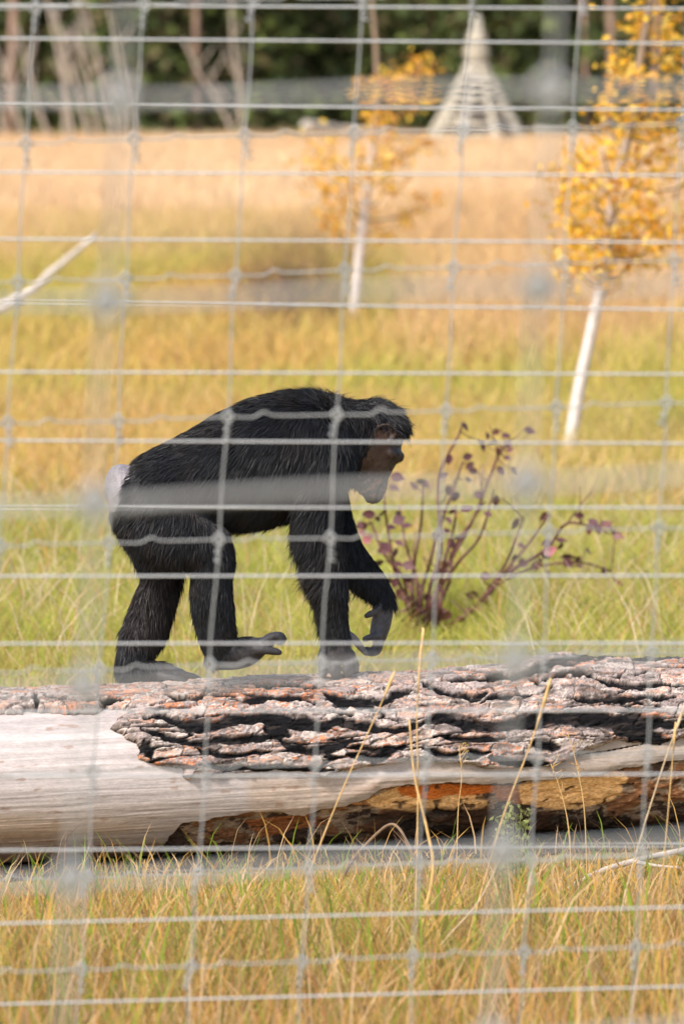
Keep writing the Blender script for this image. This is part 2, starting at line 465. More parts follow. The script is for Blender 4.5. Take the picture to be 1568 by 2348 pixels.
def front_grass():
    sets = []
    X, Y = scatter(9.6, 14.75, 1900, 1.3); k = Y < axis_d(CXP + X / Y * FPX) - .17; X, Y = X[k], Y[k]; n = len(X); off = axis_d(CXP + X / Y * FPX) - 14.5
    f = fbm(X * 2.2, Y * 2.2, 41); g = fbm(X * 1.1 + 9, Y * 1.1, 43)
    cap = np.clip(.05 + (14.05 + off * .6 - Y) * .155, .045, .34)
    H = cap * (.35 + .65 * rng.random(n)) * (.65 + .6 * f)
    w = [(.25 + 1.0 * sstep(.45, .65, g), C_GREEN * .8), (.25 * g + .1, C_LUSH * .8), (np.full(n, .7), C_GOLD), (np.full(n, .55), C_STRAW), (np.full(n, .35), C_ORANGE), (np.full(n, .3), C_BROWN)]
    C = (.7 * pick(w) + .3 * mixc(w)) * (.8 + .35 * rng.random((n, 1)))
    sets.append(dict(X=X, Y=Y, H=H, Wd=rng.uniform(.003, .007, n), C=C, lean=.5, segs=3))
    X, Y = scatter(11.4, 14.3, 130, 1.0); k = Y < axis_d(CXP + X / Y * FPX) - .24; X, Y = X[k], Y[k]; n = len(X)
    sets.append(dict(X=X, Y=Y, H=np.clip((14.4 - Y) * .17 + .05, .07, .40) * rng.uniform(.45, 1.2, n), Wd=rng.uniform(.004, .008, n),
                     C=pick([(np.full(n, .45), C_LUSH), (np.full(n, .35), C_GOLD), (np.full(n, .3), C_STRAW)]), lean=.4, segs=3))
    X, Y = scatter(9.7, 11.3, 420, .9); n = len(X)
    sets.append(dict(X=X, Y=Y, H=rng.uniform(.2, .5, n), Wd=rng.uniform(.003, .007, n), C=pick([(np.full(n, .35), C_STRAW), (np.full(n, .35), C_GOLD), (np.full(n, .2), C_ORANGE), (np.full(n, .25), C_GREEN)]), lean=.35, segs=3))
    X, Y = scatter(13.4, 14.75, 230, .9); a = axis_d(CXP + X / Y * FPX) - Y; k = (a > .2) & (a < 1.0); X, Y = X[k], Y[k]; n = len(X)
    sets.append(dict(X=X, Y=Y, H=rng.uniform(.05, .19, n), Wd=rng.uniform(.003, .006, n), C=pick([(np.full(n, .4), C_LUSH * .8), (np.full(n, .25), C_GOLD), (np.full(n, .3), C_BROWN), (np.full(n, .25), C_STRAW)]), lean=.5, segs=3))
    grass_object('foreground_grass', 'golden and green grass in front of the fallen log', sets)

near_meadow(); far_meadow(); front_grass()

# ------------------------------------------------------------------ the fallen log
LOG_A, LOG_B = W(0, 1790, 14.45), W(1568, 1709, 15.05)
LOG_R = 0.235

BARK_EDGE = [(-2500, 1632), (-400, 1630), (0, 1626), (52, 1628), (54, 1616), (95, 1620), (150, 1627), (215, 1624), (245, 1612), (300, 1617), (285, 1630), (270, 1650), (257, 1665), (280, 1675),
             (300, 1690), (318, 1700), (326, 1722), (322, 1737), (340, 1743), (360, 1755), (390, 1762), (420, 1763), (425, 1781), (440, 1788), (455, 1770), (490, 1776), (560, 1773),
             (640, 1768), (700, 1775), (745, 1784), (790, 1770), (850, 1758), (880, 1752), (1000, 1745), (1080, 1755), (1120, 1765), (1260, 1764), (1290, 1752), (1320, 1735),
             (1345, 1718), (1380, 1712), (1420, 1695), (1460, 1700), (1520, 1712), (1568, 1690), (1900, 1700), (4200, 1640)]
ROT_EDGE = [(430, 1902), (480, 1890), (560, 1880), (600, 1872), (700, 1880), (780, 1862), (850, 1840), (880, 1815), (930, 1808), (1000, 1805), (1060, 1800), (1100, 1803), (1180, 1808),
            (1240, 1798), (1290, 1790), (1350, 1785), (1400, 1780), (1440, 1768), (1500, 1756), (1568, 1748), (1900, 1735), (2600, 1760)]
FURROWS = [
    ([(530, 1602), (600, 1601), (664, 1605), (722, 1611)], 8), ([(732, 1595), (792, 1605), (869, 1609), (909, 1589), (944, 1579)], 8), ([(760, 1612), (856, 1620)], 6),
    ([(330, 1650), (376, 1646), (424, 1666), (504, 1659), (536, 1646), (613, 1643), (664, 1653), (748, 1666), (776, 1650), (824, 1660), (904, 1674), (969, 1659)], 11),
    ([(320, 1672), (376, 1691), (456, 1707), (504, 1694), (555, 1694), (600, 1691), (642, 1678)], 9), ([(605, 1652), (660, 1680)], 22), ([(642, 1691), (674, 1714), (716, 1726), (760, 1714), (808, 1691)], 9),
    ([(330, 1700), (345, 1735)], 12), ([(453, 1758), (536, 1758), (600, 1765), (696, 1771), (767, 1768)], 6), ([(789, 1730), (856, 1739), (890, 1728)], 9),
    ([(969, 1569), (1024, 1589), (1084, 1597), (1120, 1590)], 8), ([(1029, 1559), (1104, 1556), (1160, 1546)], 6), ([(1104, 1606), (1164, 1599), (1234, 1592)], 6),
    ([(969, 1657), (1019, 1639), (1064, 1659), (1124, 1669), (1194, 1659), (1284, 1644), (1359, 1649), (1434, 1656), (1490, 1662), (1568, 1660), (1700, 1655)], 14), ([(1400, 1660), (1480, 1662)], 22),
    ([(1239, 1564), (1334, 1559), (1384, 1579), (1454, 1581), (1568, 1575)], 6), ([(1134, 1556), (1234, 1544), (1319, 1526), (1404, 1516), (1500, 1511), (1700, 1506)], 9),
    ([(979, 1719), (1024, 1734), (1064, 1734), (1134, 1729)], 9), ([(1219, 1704), (1254, 1709), (1288, 1714)], 13), ([(1414, 1676), (1484, 1689), (1540, 1709)], 17),
    ([(1129, 1741), (1214, 1754), (1264, 1756)], 9), ([(784, 1710), (860, 1722), (930, 1716)], 6), ([(78, 1590), (84, 1622)], 5), ([(380, 1590), (440, 1600), (500, 1585)], 5),
    ([(440, 1722), (540, 1730), (620, 1722)], 5), ([(1000, 1690), (1080, 1704), (1160, 1695)], 6), ([(1300, 1605), (1420, 1612), (1540, 1600)], 5), ([(560, 1575), (660, 1572), (760, 1580)], 5), ([(100, 1596), (190, 1604), (300, 1598)], 4)]

def build_log():
    ax = LOG_B - LOG_A; L = np.linalg.norm(ax); ax /= L
    up = np.array([0, 0, 1.0]); up -= ax * (up @ ax); up /= np.linalg.norm(up)
    fr = np.cross(up, ax); fr = fr if fr[1] < 0 else -fr           # toward the camera
    s_of = lambda x: x / 1568.0 * L
    S = np.concatenate([np.linspace(-1.9, s_of(-140), 60, endpoint=False), np.linspace(s_of(-140), s_of(1700), 820), np.linspace(s_of(1700), L + 2.0, 70)[1:]])
    th = np.radians(np.concatenate([np.linspace(-68, 112, 290, endpoint=False), np.linspace(112, 292, 60, endpoint=False)]))
    SS, TH = np.meshgrid(S, th, indexing='ij')
    def surf(r):
        return LOG_A + SS[..., None] * ax + (np.cos(TH) * r)[..., None] * fr + (np.sin(TH) * r)[..., None] * up
    t = TH * LOG_R
    xk = SS / L * 1568
    topb = .020 * np.exp(-((xk - 1270) / 110) ** 2) + .010 * sstep(1150, 1350, xk)
    base = LOG_R - .022 + .006 * (fbm(SS * 2.3, t * 3, 5) - .5) + topb * np.clip(np.sin(TH), 0, 1) ** 2
    P0 = surf(np.full_like(SS, LOG_R)); px, py = PX(P0)
    front = (TH < math.radians(105))
    wx = px + 22 * (fbm(SS * 14, t * 14, 51) - .5) + 10 * (fbm(SS * 55, t * 55, 52) - .5)
    wy = py + 16 * (fbm(SS * 16, t * 22, 53) - .5) + 9 * (fbm(SS * 60, t * 90, 54) - .5)
    bark = in_poly(wx, wy, BARK_EDGE + [(4200, 900), (-2500, 900)]) & front
    bark |= (TH >= math.radians(88)) & (TH < math.radians(215))
    rot = in_poly(wx, wy, ROT_EDGE + [(2600, 2300), (60, 2300)]) & ((TH < math.radians(60)) | (TH > math.radians(245)))
    def soft(m, it):
        for _ in range(it):
            p = np.pad(m, ((1, 1), (0, 0)), 'edge'); m = (p[:-2] + m + p[2:]) / 3
            m = (np.roll(m, 1, 1) + m + np.roll(m, -1, 1)) / 3
        return m
    barkb = soft(bark.astype(float), 14)
    # ---- bare wood
    grain = fbm(SS * 1.6 + 3 * fbm(SS * 2, t * 5, 61), t * 95, 62, 4)
    fine = fbm(SS * 9, t * 420, 63, 3)
    rw = base + .0022 * (grain - .5) + .0016 * (fine - .5)
    ridge = np.exp(-((wy - np.interp(px, [p[0] for p in ROT_EDGE], [p[1] for p in ROT_EDGE]) + 22) / 18) ** 2) * sstep(480, 800, px)
    rw = rw + .006 * ridge
    crack = seg_dist(px, py, [(1290, 1737), (1400, 1722), (1480, 1705)], 1.6)
    rotb = soft(rot.astype(float), 5); rw = rw - .008 * (crack < 1) - .050 * sstep(.42, .95, rotb)
    # rough ends of the log
    white = lin((196, 185, 180)); grey = lin((170, 159, 155)); tan = lin((190, 158, 120)); brown = lin((140, 102, 72))
    m1 = sstep(.3, .7, fbm(SS * 2.1, t * 14, 66)); m2 = sstep(.45, .75, fbm(SS * 1.3 + 7, t * 9, 67))
    C = white * (1 - .45 * m1[..., None]) + grey * (.45 * m1[..., None])
    low = sstep(1790, 1930, py)
    tanm = np.clip(1.2 * sstep(560, 590, px) * (1 - sstep(900, 1250, px) * .65) * sstep(1770, 1800, py) * (.3 + m2) + .55 * low * (.4 + m2), 0, 1)[..., None]
    C = C * (1 - tanm) + tan * tanm
    bm = np.clip(.75 * sstep(1890, 1975, py) * sstep(.3, .6, fbm(SS * 3, t * 12, 68)) + .8 * ridge * sstep(.4, .7, grain) * .6, 0, 1)[..., None]
    C = C * (1 - bm) + brown * bm
    C = C * (.88 + .2 * sstep(.3, .7, grain))[..., None] * (.86 + .28 * fine)[..., None] * (.86 + .28 * fbm(SS * 60, t * 130, 64, 3))[..., None]
    spots = sstep(.70, .80, fbm(SS * 22, t * 60, 69, 3))[..., None]
    C = C * (1 - .5 * spots) + brown * .5 * spots
    rt = (.8 * sstep(860, 1050, px) * sstep(.25, .6, grain + .2))[..., None]; C = C * (1 - rt) + lin((166, 148, 130)) * rt
    C = np.where((crack < 1)[..., None], lin((40, 30, 24)), C)
    na, nb = SS.shape
    i = np.arange(na - 1)[:, None] * nb; j = np.arange(nb)[None]; j2 = (j + 1) % nb
    Q = np.stack([i + j, i + nb + j, i + nb + j2, i + j2], -1)
    root = empty('fallen_log', (LOG_A + LOG_B) / 2 - np.array([0, 0, LOG_R]), 'thick fallen pine log with torn bark and orange rotten side, under the ape', 'log')
    V = surf(rw).reshape(-1, 3)
    caps = []
    c0 = len(V)
    e0 = V[:nb].mean(0); e1 = V[-nb:].mean(0); V = np.vstack([V, e0, e1])
    jj = np.arange(nb); off = (na - 1) * nb
    T = np.vstack([np.stack([np.full(nb, c0), jj, (jj + 1) % nb], -1), np.stack([np.full(nb, c0 + 1), off + (jj + 1) % nb, off + jj], -1)])
    Cw = np.vstack([C.reshape(-1, 3), tan, tan])
    part('bare_wood', V, [Q.reshape(-1, 4), T], M_BARE, root, col=Cw)['label'] = 'pale weathered bare wood of the log'

    def cut(mask, r, C, name, mat, label):
        fm = mask[:-1] | mask[1:]; fm = fm | np.roll(fm, -1, 1)
        q = Q[fm]
        used = np.unique(q); idx = np.full(na * nb, -1); idx[used] = np.arange(len(used))
        Vv = surf(r).reshape(-1, 3)[used]
        part(name, Vv, [idx[q]], mat, root, col=C.reshape(-1, 3)[used])['label'] = label

    # ---- bark: flaky plates between black furrows that run along the log
    fx = px + 30 * (fbm(SS * 11, t * 16, 71) - .5); fy = py + 22 * (fbm(SS * 13, t * 24, 72) - .5) + 10 * (fbm(SS * 50, t * 80, 73) - .5)
    fd = np.full(SS.shape, 99.0)
    for pts, hw in FURROWS: fd = np.minimum(fd, seg_dist(fx, fy, pts, hw * 1.25))
    gen = np.abs(fbm(SS * 3.2, t * 24, 74, 3) - .5) / .055                # furrows where the photo shows none of the log
    off_frame = (px < -60) | (px > 1700) | (TH > math.radians(84))
    fd = np.where(off_frame, np.minimum(fd, gen), np.minimum(fd, gen * 1.8 + 0.25))
    fur = 1 - sstep(.65, 1.15, fd)
    qx = SS + .02 * (fbm(SS * 20, t * 30, 75) - .5); qt = t + .012 * (fbm(SS * 24, t * 36, 76) - .5)
    a1, a2, ida = voronoi(qx / .085, qt / .030, 77)
    ea = a2 - a1
    tf = fbm(qx * 26 + 9 * ida, qt * 74 + 5 * ida, 78, 4) * 14
    lev = np.floor(tf); frac = tf - lev; eb = np.minimum(frac, 1 - frac)
    idb = _hash(lev + np.floor(ida * 97), lev * 0 + 5, 79)
    thick = .024 + .007 * (fbm(SS * 9, t * 18, 79) - .5)
    hgt = thick + .004 * (np.floor(ida * 4) / 4 - .4) + .0013 * (lev - 7) + .0008 * (fbm(qx * 90, qt * 200, 80, 3) - .5)
    hgt = hgt - .004 * (1 - sstep(.01, .06, ea))
    ledge = np.floor(fbm(SS * 30, t * 160, 81, 3) * 7) / 7
    hgt = hgt - fur * (.010 + .006 * (ledge - .5))
    # bark thins to a ragged lip on its edge
    hgt = hgt * (.30 + .70 * sstep(.45, .95, barkb))
    rb = np.where(bark, base + hgt, base - .012)
    grey1 = lin((190, 172, 163)); grey2 = lin((166, 150, 144)); pale = lin((212, 198, 186)); pink = lin((206, 166, 144)); orange = lin((216, 144, 106)); char = lin((26, 25, 26)); dark = lin((92, 82, 78))
    k = (ida * 3.3 + idb * 1.7) % 1.0
    C = np.where((k < .36)[..., None], grey1, np.where((k < .66)[..., None], grey2, np.where((k < .86)[..., None], pale, pink)))
    C = np.where(((idb > .80) & (fbm(SS * 7, t * 16, 82) > .52))[..., None], orange, C)
    C = C * (.70 + .46 * fbm(qx * 60, qt * 150, 83, 4))[..., None]
    edge = np.clip((1 - sstep(.01, .06, ea)) * .8 + (1 - sstep(.06, .20, eb)) * .55 * (fbm(qx * 25, qt * 40, 86) > .42), 0, .85)[..., None]
    C = C * (1 - edge) + dark * .35 * edge
    cc = char * (.5 + 1.1 * fbm(qx * 50, qt * 160, 84, 4))[..., None]
    cc = np.where((ledge > .62)[..., None], cc * 1.9, cc)
    C = C * (1 - fur[..., None]) + cc * fur[..., None]
    mottle = sstep(.58, .66, fbm(SS * 16, t * 70, 85, 4))[..., None] * .55
    C = C * (1 - mottle) + dark * .5 * mottle
    C = np.where(bark[..., None], C, dark * .4)
    cut(bark, rb, C, 'bark', M_BARK, 'flaky grey and black bark still on the log')
    # ---- rotten inside
    er = fbm(SS * 12, t * 20, 91, 4); fr2 = fbm(SS * 40, t * 70, 92, 4)
    rr = base - .016 * sstep(-62, -38, np.degrees(np.where(TH > 4, TH - 2 * np.pi, TH))) + .020 * (er - .5) + .010 * (fr2 - .5)
    yel = lin((240, 186, 122)); ora = lin((198, 108, 44)); rust = lin((150, 104, 70)); drk = lin((84, 66, 54)); blk = lin((30, 24, 21)); gb = lin((164, 138, 112))
    C = np.where((er < .42)[..., None], drk, np.where((er < .55)[..., None], gb, rust)) * (.5 + .9 * fr2)[..., None]
    def blend(C, poly, c, sf):
        m = soft(in_poly(px, py, poly).astype(float), sf)
        m = sstep(.30, .72, m + .9 * (er - .5) + .5 * (fr2 - .5))[..., None]
        v = (.82 + .5 * fbm(SS * 25, t * 120, 94, 4))[..., None]
        return C * (1 - m) + c * v * m
    C = blend(C, [(560, 1905), (720, 1888), (760, 1915), (600, 1945)], lin((160, 100, 60)), 8)
    C = blend(C, [(850, 1850), (930, 1812), (1120, 1845), (1130, 1872), (960, 1884), (870, 1872)], yel * .85, 8)
    C = blend(C, [(1195, 1812), (1330, 1792), (1440, 1776), (1445, 1810), (1425, 1850), (1340, 1882), (1230, 1878), (1190, 1850)], yel, 14)
    C = blend(C, [(918, 1816), (1010, 1806), (1150, 1812), (1145, 1836), (1000, 1850), (925, 1842)], ora, 12)
    C = blend(C, [(1140, 1812), (1200, 1815), (1205, 1870), (1150, 1860)], lin((165, 105, 66)), 6)
    holes = (sstep(.66, .72, fbm(SS * 30 + 3, t * 44, 93, 3)))[..., None]
    C = C * (1 - .8 * holes) + drk * .6 * holes
    rr = rr - .006 * holes[..., 0]
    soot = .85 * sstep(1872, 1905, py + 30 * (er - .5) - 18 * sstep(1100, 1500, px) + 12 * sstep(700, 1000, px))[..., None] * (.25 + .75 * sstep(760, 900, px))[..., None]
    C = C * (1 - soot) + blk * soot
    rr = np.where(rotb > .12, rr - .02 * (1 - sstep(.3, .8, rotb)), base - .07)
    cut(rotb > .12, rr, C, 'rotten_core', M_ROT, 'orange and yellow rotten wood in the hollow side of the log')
    return surf, base
build_log()

def soil_shade():  # ground strip under the log, coloured dark to stand for the log's shade
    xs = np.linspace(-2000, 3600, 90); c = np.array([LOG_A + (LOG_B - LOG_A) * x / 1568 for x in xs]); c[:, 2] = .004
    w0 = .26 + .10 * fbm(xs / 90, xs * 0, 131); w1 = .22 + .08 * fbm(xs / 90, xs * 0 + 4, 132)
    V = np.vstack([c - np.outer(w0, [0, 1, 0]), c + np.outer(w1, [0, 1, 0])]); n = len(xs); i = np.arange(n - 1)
    tag(link('soil_shade', new_mesh('soil_shade', V, [np.stack([i, i + 1, i + n + 1, i + n], -1)]), mat_plain('soil_shade_brown', (.045, .032, .022), .95, 0, 30, .5, .01)), kind='structure')
soil_shade()

# ------------------------------------------------------------------ chimpanzee
def cd(x, y, dep):
    """chimp space: photo pixels and depth in pixels from the log's axis plane"""
    return W(x, y, axis_d(x) + np.asarray(dep, float) / 884.0)

def ctube(P, n=22, sub_=6, capk=4):
    """P rows: x, y, depth, r_in, r_dep"""
    P = np.asarray(P, float)
    Q = catmull(P, sub_); Q[:, 3:] = np.maximum(Q[:, 3:], 2)
    path, R = Q[:, :3], Q[:, 3:]
    # rounded ends
    t0 = path[0] - path[1]; t0 /= np.linalg.norm(t0); t1 = path[-1] - path[-2]; t1 /= np.linalg.norm(t1)
    a = np.linspace(0, 1, capk + 1)[1:] * np.pi / 2 * .94
    pre = [(path[0] + t0 * R[0].min() * np.sin(q), R[0] * np.cos(q)) for q in a][::-1]
    post = [(path[-1] + t1 * R[-1].min() * np.sin(q), R[-1] * np.cos(q)) for q in a]
    path = np.vstack([[p for p, _ in pre], path, [p for p, _ in post]]); R = np.vstack([[r for _, r in pre], R, [r for _, r in post]])
    V, Qd, T = tube(path, R, n, ref=(0.02, 0.03, 1.0))
    return cd(V[:, 0], V[:, 1], V[:, 2]), Qd, T

def build_chimp():
    mb = MB()
    def add(P, **k):
        V, Q, T = ctube(P, **k); mb.add(V, Q, T)
    r = lambda *a: [(p if len(p) == 5 else (*p, p[3])) for p in a]
    # trunk
    add(r((306, 1146, 0, 54, 92), (340, 1135, 0, 86, 125), (400, 1118, 0, 102, 138), (480, 1098, 0, 122, 146), (560, 1074, 0, 139, 152), (640, 1047, 0, 142, 156), (710, 1028, 0, 133, 150), (768, 1014, 0, 106, 128), (815, 1004, 0, 82, 88)), n=36)
    add(r((278, 1098, 0, 36, 64), (271, 1128, 0, 32, 62), (280, 1162, 0, 26, 62)))                     # sitting pads
    add(r((738, 1070, 0, 88, 116), (748, 1128, 0, 50, 90), (752, 1165, 0, 34, 70)))                    # chest
    add(r((720, 985, -85, 70, 50), (735, 1060, -100, 80, 52)))                                         # shoulder blades
    add(r((735, 985, 85, 66, 50), (744, 1070, 95, 58, 48)))
    # head
    add(r((800, 1000, 0, 82, 78), (836, 990, 0, 70, 62), (862, 984, 0, 62, 60), (878, 988, 0, 54, 56)), n=30)
    add(r((876, 985, 0, 54, 54), (880, 1015, 0, 42, 52), (874, 1048, 0, 38, 48), (858, 1082, 0, 36, 42), (852, 1110, 0, 36, 36), (856, 1130, 0, 25, 28)), n=28)
    add(r((896, 1040, -44, 11, 11), (908, 1044, -26, 14, 13), (912, 1047, 0, 15, 14), (908, 1044, 26, 14, 13), (896, 1040, 44, 11, 11)), n=14)   # brow
    add(r((885, 1075, 0, 8, 15), (880, 1090, 0, 9, 19), (876, 1108, 0, 13, 26), (871, 1126, 0, 13, 26), (866, 1139, 0, 9, 20)), n=16)   # upper lip, muzzle
    add(r((870, 1130, 0, 10, 22), (866, 1143, 0, 7, 18), (850, 1142, 0, 9, 20)), n=14)                  # lower lip and chin
    add(r((890, 1060, 0, 9, 10), (887, 1074, 0, 8, 12), (888, 1084, 0, 6, 12)), n=12)                  # nose
    for s in (-1, 1):
        # ear: a cupped rim on the side of the head
        ring = [(862, 1004), (860, 990), (868, 979), (882, 974), (897, 978), (906, 990), (903, 1003), (892, 1012)]
        add([(x, y, s * (58 + 9 * (k in (1, 2, 3, 4)) + 3), 4.2, 5.5) for k, (x, y) in enumerate(ring)], n=10, sub_=4)
        add(r((870, 1000, s * 53, 13, 6), (884, 994, s * 55, 17, 6), (896, 996, s * 53, 11, 6)), n=12)
    add(r((778, 1050, 0, 52, 70), (800, 1078, 0, 30, 48), (812, 1100, 0, 18, 34)))                      # throat
    # near arm, on its knuckles
    add(r((742, 1030, -98, 66, 52), (733, 1110, -104, 62, 54), (728, 1190, -98, 58, 48), (738, 1262, -90, 50, 44), (752, 1330, -80, 42, 40), (764, 1400, -68, 34, 34), (769, 1445, -62, 31, 30), (770, 1476, -60, 33, 29), (770, 1496, -60, 37, 29)), n=26)
    for x, dz, e, rr in ((740, -66, 1546, 11), (768, -72, 1549, 12), (797, -68, 1546, 11.5), (814, -36, 1538, 10)):
        add(r((x + (770 - x) * .25, 1500, -58, 12), (x, 1522, dz, rr), (x, e - 8, dz - 2, rr), (x + 1, e, dz + 16, rr * .9), (x, e - 4, dz + 36, rr * .8)), n=14, sub_=5)
    add(r((790, 1452, -62, 11), (808, 1462, -66, 10), (822, 1478, -70, 9), (834, 1493, -72, 7.5), (839, 1499, -72, 6.5)), n=12)
    # far arm, swinging forward
    add(r((738, 1070, 96, 56, 50), (755, 1165, 104, 46, 45), (783, 1246, 104, 42, 41), (822, 1304, 100, 39, 37), (859, 1342, 96, 32, 31), (880, 1370, 92, 23, 24), (879, 1400, 90, 23, 24), (873, 1432, 88, 23, 26), (867, 1456, 88, 21, 26)), n=24)
    add(r((872, 1392, 72, 11), (860, 1402, 64, 9.5), (849, 1408, 62, 8.5), (841, 1412, 62, 7.5)), n=10)
    for dz, dx in ((68, -2), (82, 2), (96, 4), (108, 2)):
        add(r((867 + dx, 1446, dz, 11), (866 + dx, 1474, dz, 10.5), (860 + dx, 1492, dz, 10.5), (848 + dx, 1496, dz, 10), (840 + dx, 1490, dz, 8.5)), n=10, sub_=5)
    add(r((866, 1458, 58, 10), (852, 1461, 54, 9), (842, 1463, 54, 8.5), (836, 1466, 54, 7.5)), n=10)
    # near hind leg, lifted in mid stride
    add(r((322, 1142, -46, 82, 66), (366, 1196, -78, 92, 66), (424, 1230, -92, 78, 60), (472, 1254, -96, 60, 52)), n=28)
    add(r((480, 1238, -96, 46, 44), (487, 1280, -96, 52, 46), (484, 1335, -96, 47, 44), (489, 1395, -94, 47, 42), (497, 1448, -92, 43, 36), (503, 1488, -90, 38, 32), (500, 1508, -90, 30, 28)), n=26)
    add(r((497, 1508, -90, 30, 28), (532, 1500, -90, 37, 30), (568, 1494, -90, 34, 32), (598, 1482, -90, 22, 34), (616, 1472, -90, 15, 34)), n=22)
    for dz, dx, dy in ((-120, 0, 2), (-102, 4, 0), (-84, 3, -1), (-66, -3, 0)):
        add(r((606 + dx, 1470 + dy, dz, 9.5), (624 + dx, 1460 + dy, dz, 10), (638 + dx, 1458 + dy, dz, 10), (646 + dx, 1466 + dy, dz, 9), (641 + dx, 1473 + dy, dz, 7.5)), n=10, sub_=5)
    add(r((592, 1490, -118, 12), (612, 1491, -126, 10.5), (628, 1493, -128, 10), (640, 1496, -128, 8)), n=12)
    # far hind leg, standing
    add(r((340, 1170, 45, 80, 64), (362, 1250, 66, 62, 52), (372, 1320, 72, 46, 44), (360, 1368, 70, 46, 42), (346, 1410, 68, 49, 42), (330, 1452, 64, 49, 40), (314, 1495, 58, 42, 36), (302, 1525, 54, 36, 34)), n=26)
    add(r((296, 1536, 52, 30, 30), (335, 1538, 48, 28, 32), (378, 1542, 44, 22, 34), (412, 1547, 40, 15, 34)), n=20)
    for dz, dx in ((12, 0), (30, 5), (48, 4), (64, -3)):
        add(r((408, 1547, dz, 10), (430 + dx, 1550, dz, 9.5), (448 + dx, 1556, dz, 8.5), (455 + dx, 1562, dz, 7)), n=10, sub_=5)
    add(r((370, 1550, 14, 13), (395, 1556, -4, 12), (420, 1562, -14, 10), (432, 1566, -16, 8)), n=12)
    raw = link('raw', mb.mesh('raw'))
    md = raw.modifiers.new('r', 'REMESH'); md.mode = 'VOXEL'; md.voxel_size = 0.0042; md.use_smooth_shade = True
    sm = raw.modifiers.new('s', 'SMOOTH'); sm.factor = 0.5; sm.iterations = 5
    dg = bpy.context.evaluated_depsgraph_get(); dg.update()
    me = bpy.data.meshes.new_from_object(raw.evaluated_get(dg))
    bpy.data.objects.remove(raw)
    nv = len(me.vertices)
    co = np.empty(nv * 3, np.float32); me.vertices.foreach_get('co', co); co = co.reshape(-1, 3).astype(float)
    nrf = np.empty(nv * 3, np.float32)
    px, py = PX(co)
    dep = (co[:, 1] - axis_d(px)) * 884
    ne = len(me.edges); ed = np.empty(ne * 2, np.int32); me.edges.foreach_get('vertices', ed); ed = ed.reshape(-1, 2)
    deg = np.bincount(ed.ravel(), minlength=nv)[:, None]
    keep = ((px > 822) & (py < 1165)) | (py > 1440) | ((px > 825) & (py > 1380))
    wsm = np.where(keep, 0, .6)[:, None]
    for _ in range(30):
        av = np.stack([np.bincount(ed[:, 0], co[ed[:, 1], a], nv) + np.bincount(ed[:, 1], co[ed[:, 0], a], nv) for a in range(3)], -1) / deg
        co = co + (av - co) * wsm
    # creases of the bare skin
    me.vertices.foreach_set('co', co.astype(np.float32).ravel()); me.update(); me.vertices.foreach_get('normal', nrf)
    fz = in_poly(px, py, [(850, 1014), (950, 1000), (950, 1158), (838, 1158), (822, 1126), (836, 1050)]) & (dep < 64)
    hz = (py > 1488) | ((px > 830) & (py > 1390)) | ((px > 570) & (px < 680) & (py > 1440))
    wr = np.abs(fbm(px * .10 + .05 * py, py * .05 - px * .02 + dep * .04, 141, 3) - .5); wr2 = np.abs(fbm(px * .05 + dep * .05, py * .22, 142, 3) - .5)
    crease = fz * np.clip(1 - wr / .05, 0, 1) * .0022 + hz * np.clip(1 - wr2 / .06, 0, 1) * .0016
    co = co - nrf.reshape(-1, 3) * crease[:, None]
    me.vertices.foreach_set('co', co.astype(np.float32).ravel()); me.update()
    me.vertices.foreach_get('normal', nrf); nr = nrf.reshape(-1, 3).astype(float)
    no = fbm(px * .06, py * .06 + dep * .05, 101, 4); nf = fbm(px * .2, py * .2 + dep * .17, 102, 3)
    wpx, wpy = px + 14 * (no - .5), py + 14 * (no - .5)
    face = in_poly(wpx, wpy, [(856, 968), (900, 968), (921, 990), (950, 1000), (950, 1158), (838, 1158), (818, 1128), (824, 1090), (834, 1050), (846, 1014)]) & (dep < 64)
    hand = (in_poly(wpx, wpy, [(725, 1492), (808, 1470), (800, 1440), (860, 1440), (850, 1570), (715, 1570)]) & (dep < 10)) | (in_poly(wpx, wpy, [(830, 1385), (920, 1385), (905, 1520), (820, 1520)]) & (dep > 20))
    foot = in_poly(wpx, wpy, [(590, 1440), (680, 1430), (680, 1560), (470, 1560), (490, 1525)]) | in_poly(wpx, wpy, [(372, 1520), (480, 1520), (480, 1590), (300, 1590), (320, 1562)])
    pad = in_poly(px + 10 * (no - .5), py, [(230, 1050), (306, 1058), (296, 1100), (280, 1150), (266, 1174), (230, 1174)])
    ear = in_poly(px, py, [(862, 1012), (858, 985), (870, 974), (900, 974), (908, 995), (895, 1014)]) & (np.abs(dep) > 40)
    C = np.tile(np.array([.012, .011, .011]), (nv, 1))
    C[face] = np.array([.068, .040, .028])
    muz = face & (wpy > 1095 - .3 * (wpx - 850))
    C[face] *= (1 - .55 * sstep(878, 905, px) * sstep(1000, 1020, py) * (1 - sstep(1066, 1085, py)))[face][:, None]  # front of the face darkened in colour, shade at the eye socket painted in
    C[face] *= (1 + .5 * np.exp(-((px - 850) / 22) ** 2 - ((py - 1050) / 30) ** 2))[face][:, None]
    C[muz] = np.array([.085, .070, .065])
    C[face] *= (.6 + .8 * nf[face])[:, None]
    pn = fbm(px * .11 + 3, py * .11 + dep * .08, 121, 4); pinkm = .65 * sstep(.565, .61, pn) * muz * sstep(1092, 1104, py) * (1 - sstep(1134, 1146, py))
    C = C * (1 - pinkm[:, None]) + np.array([.33, .19, .14]) * pinkm[:, None]
    lip = 1 - sstep(.5, 1.2, seg_dist(px, py, [(876, 1108), (868, 1122), (863, 1136), (861, 1150)], 3.0)); C = C * (1 - .8 * (lip * muz)[:, None])
    C[hand | foot] = np.array([.074, .068, .070]); C[hand | foot] *= (.6 + .8 * nf[hand | foot])[:, None]
    C[foot] *= .6
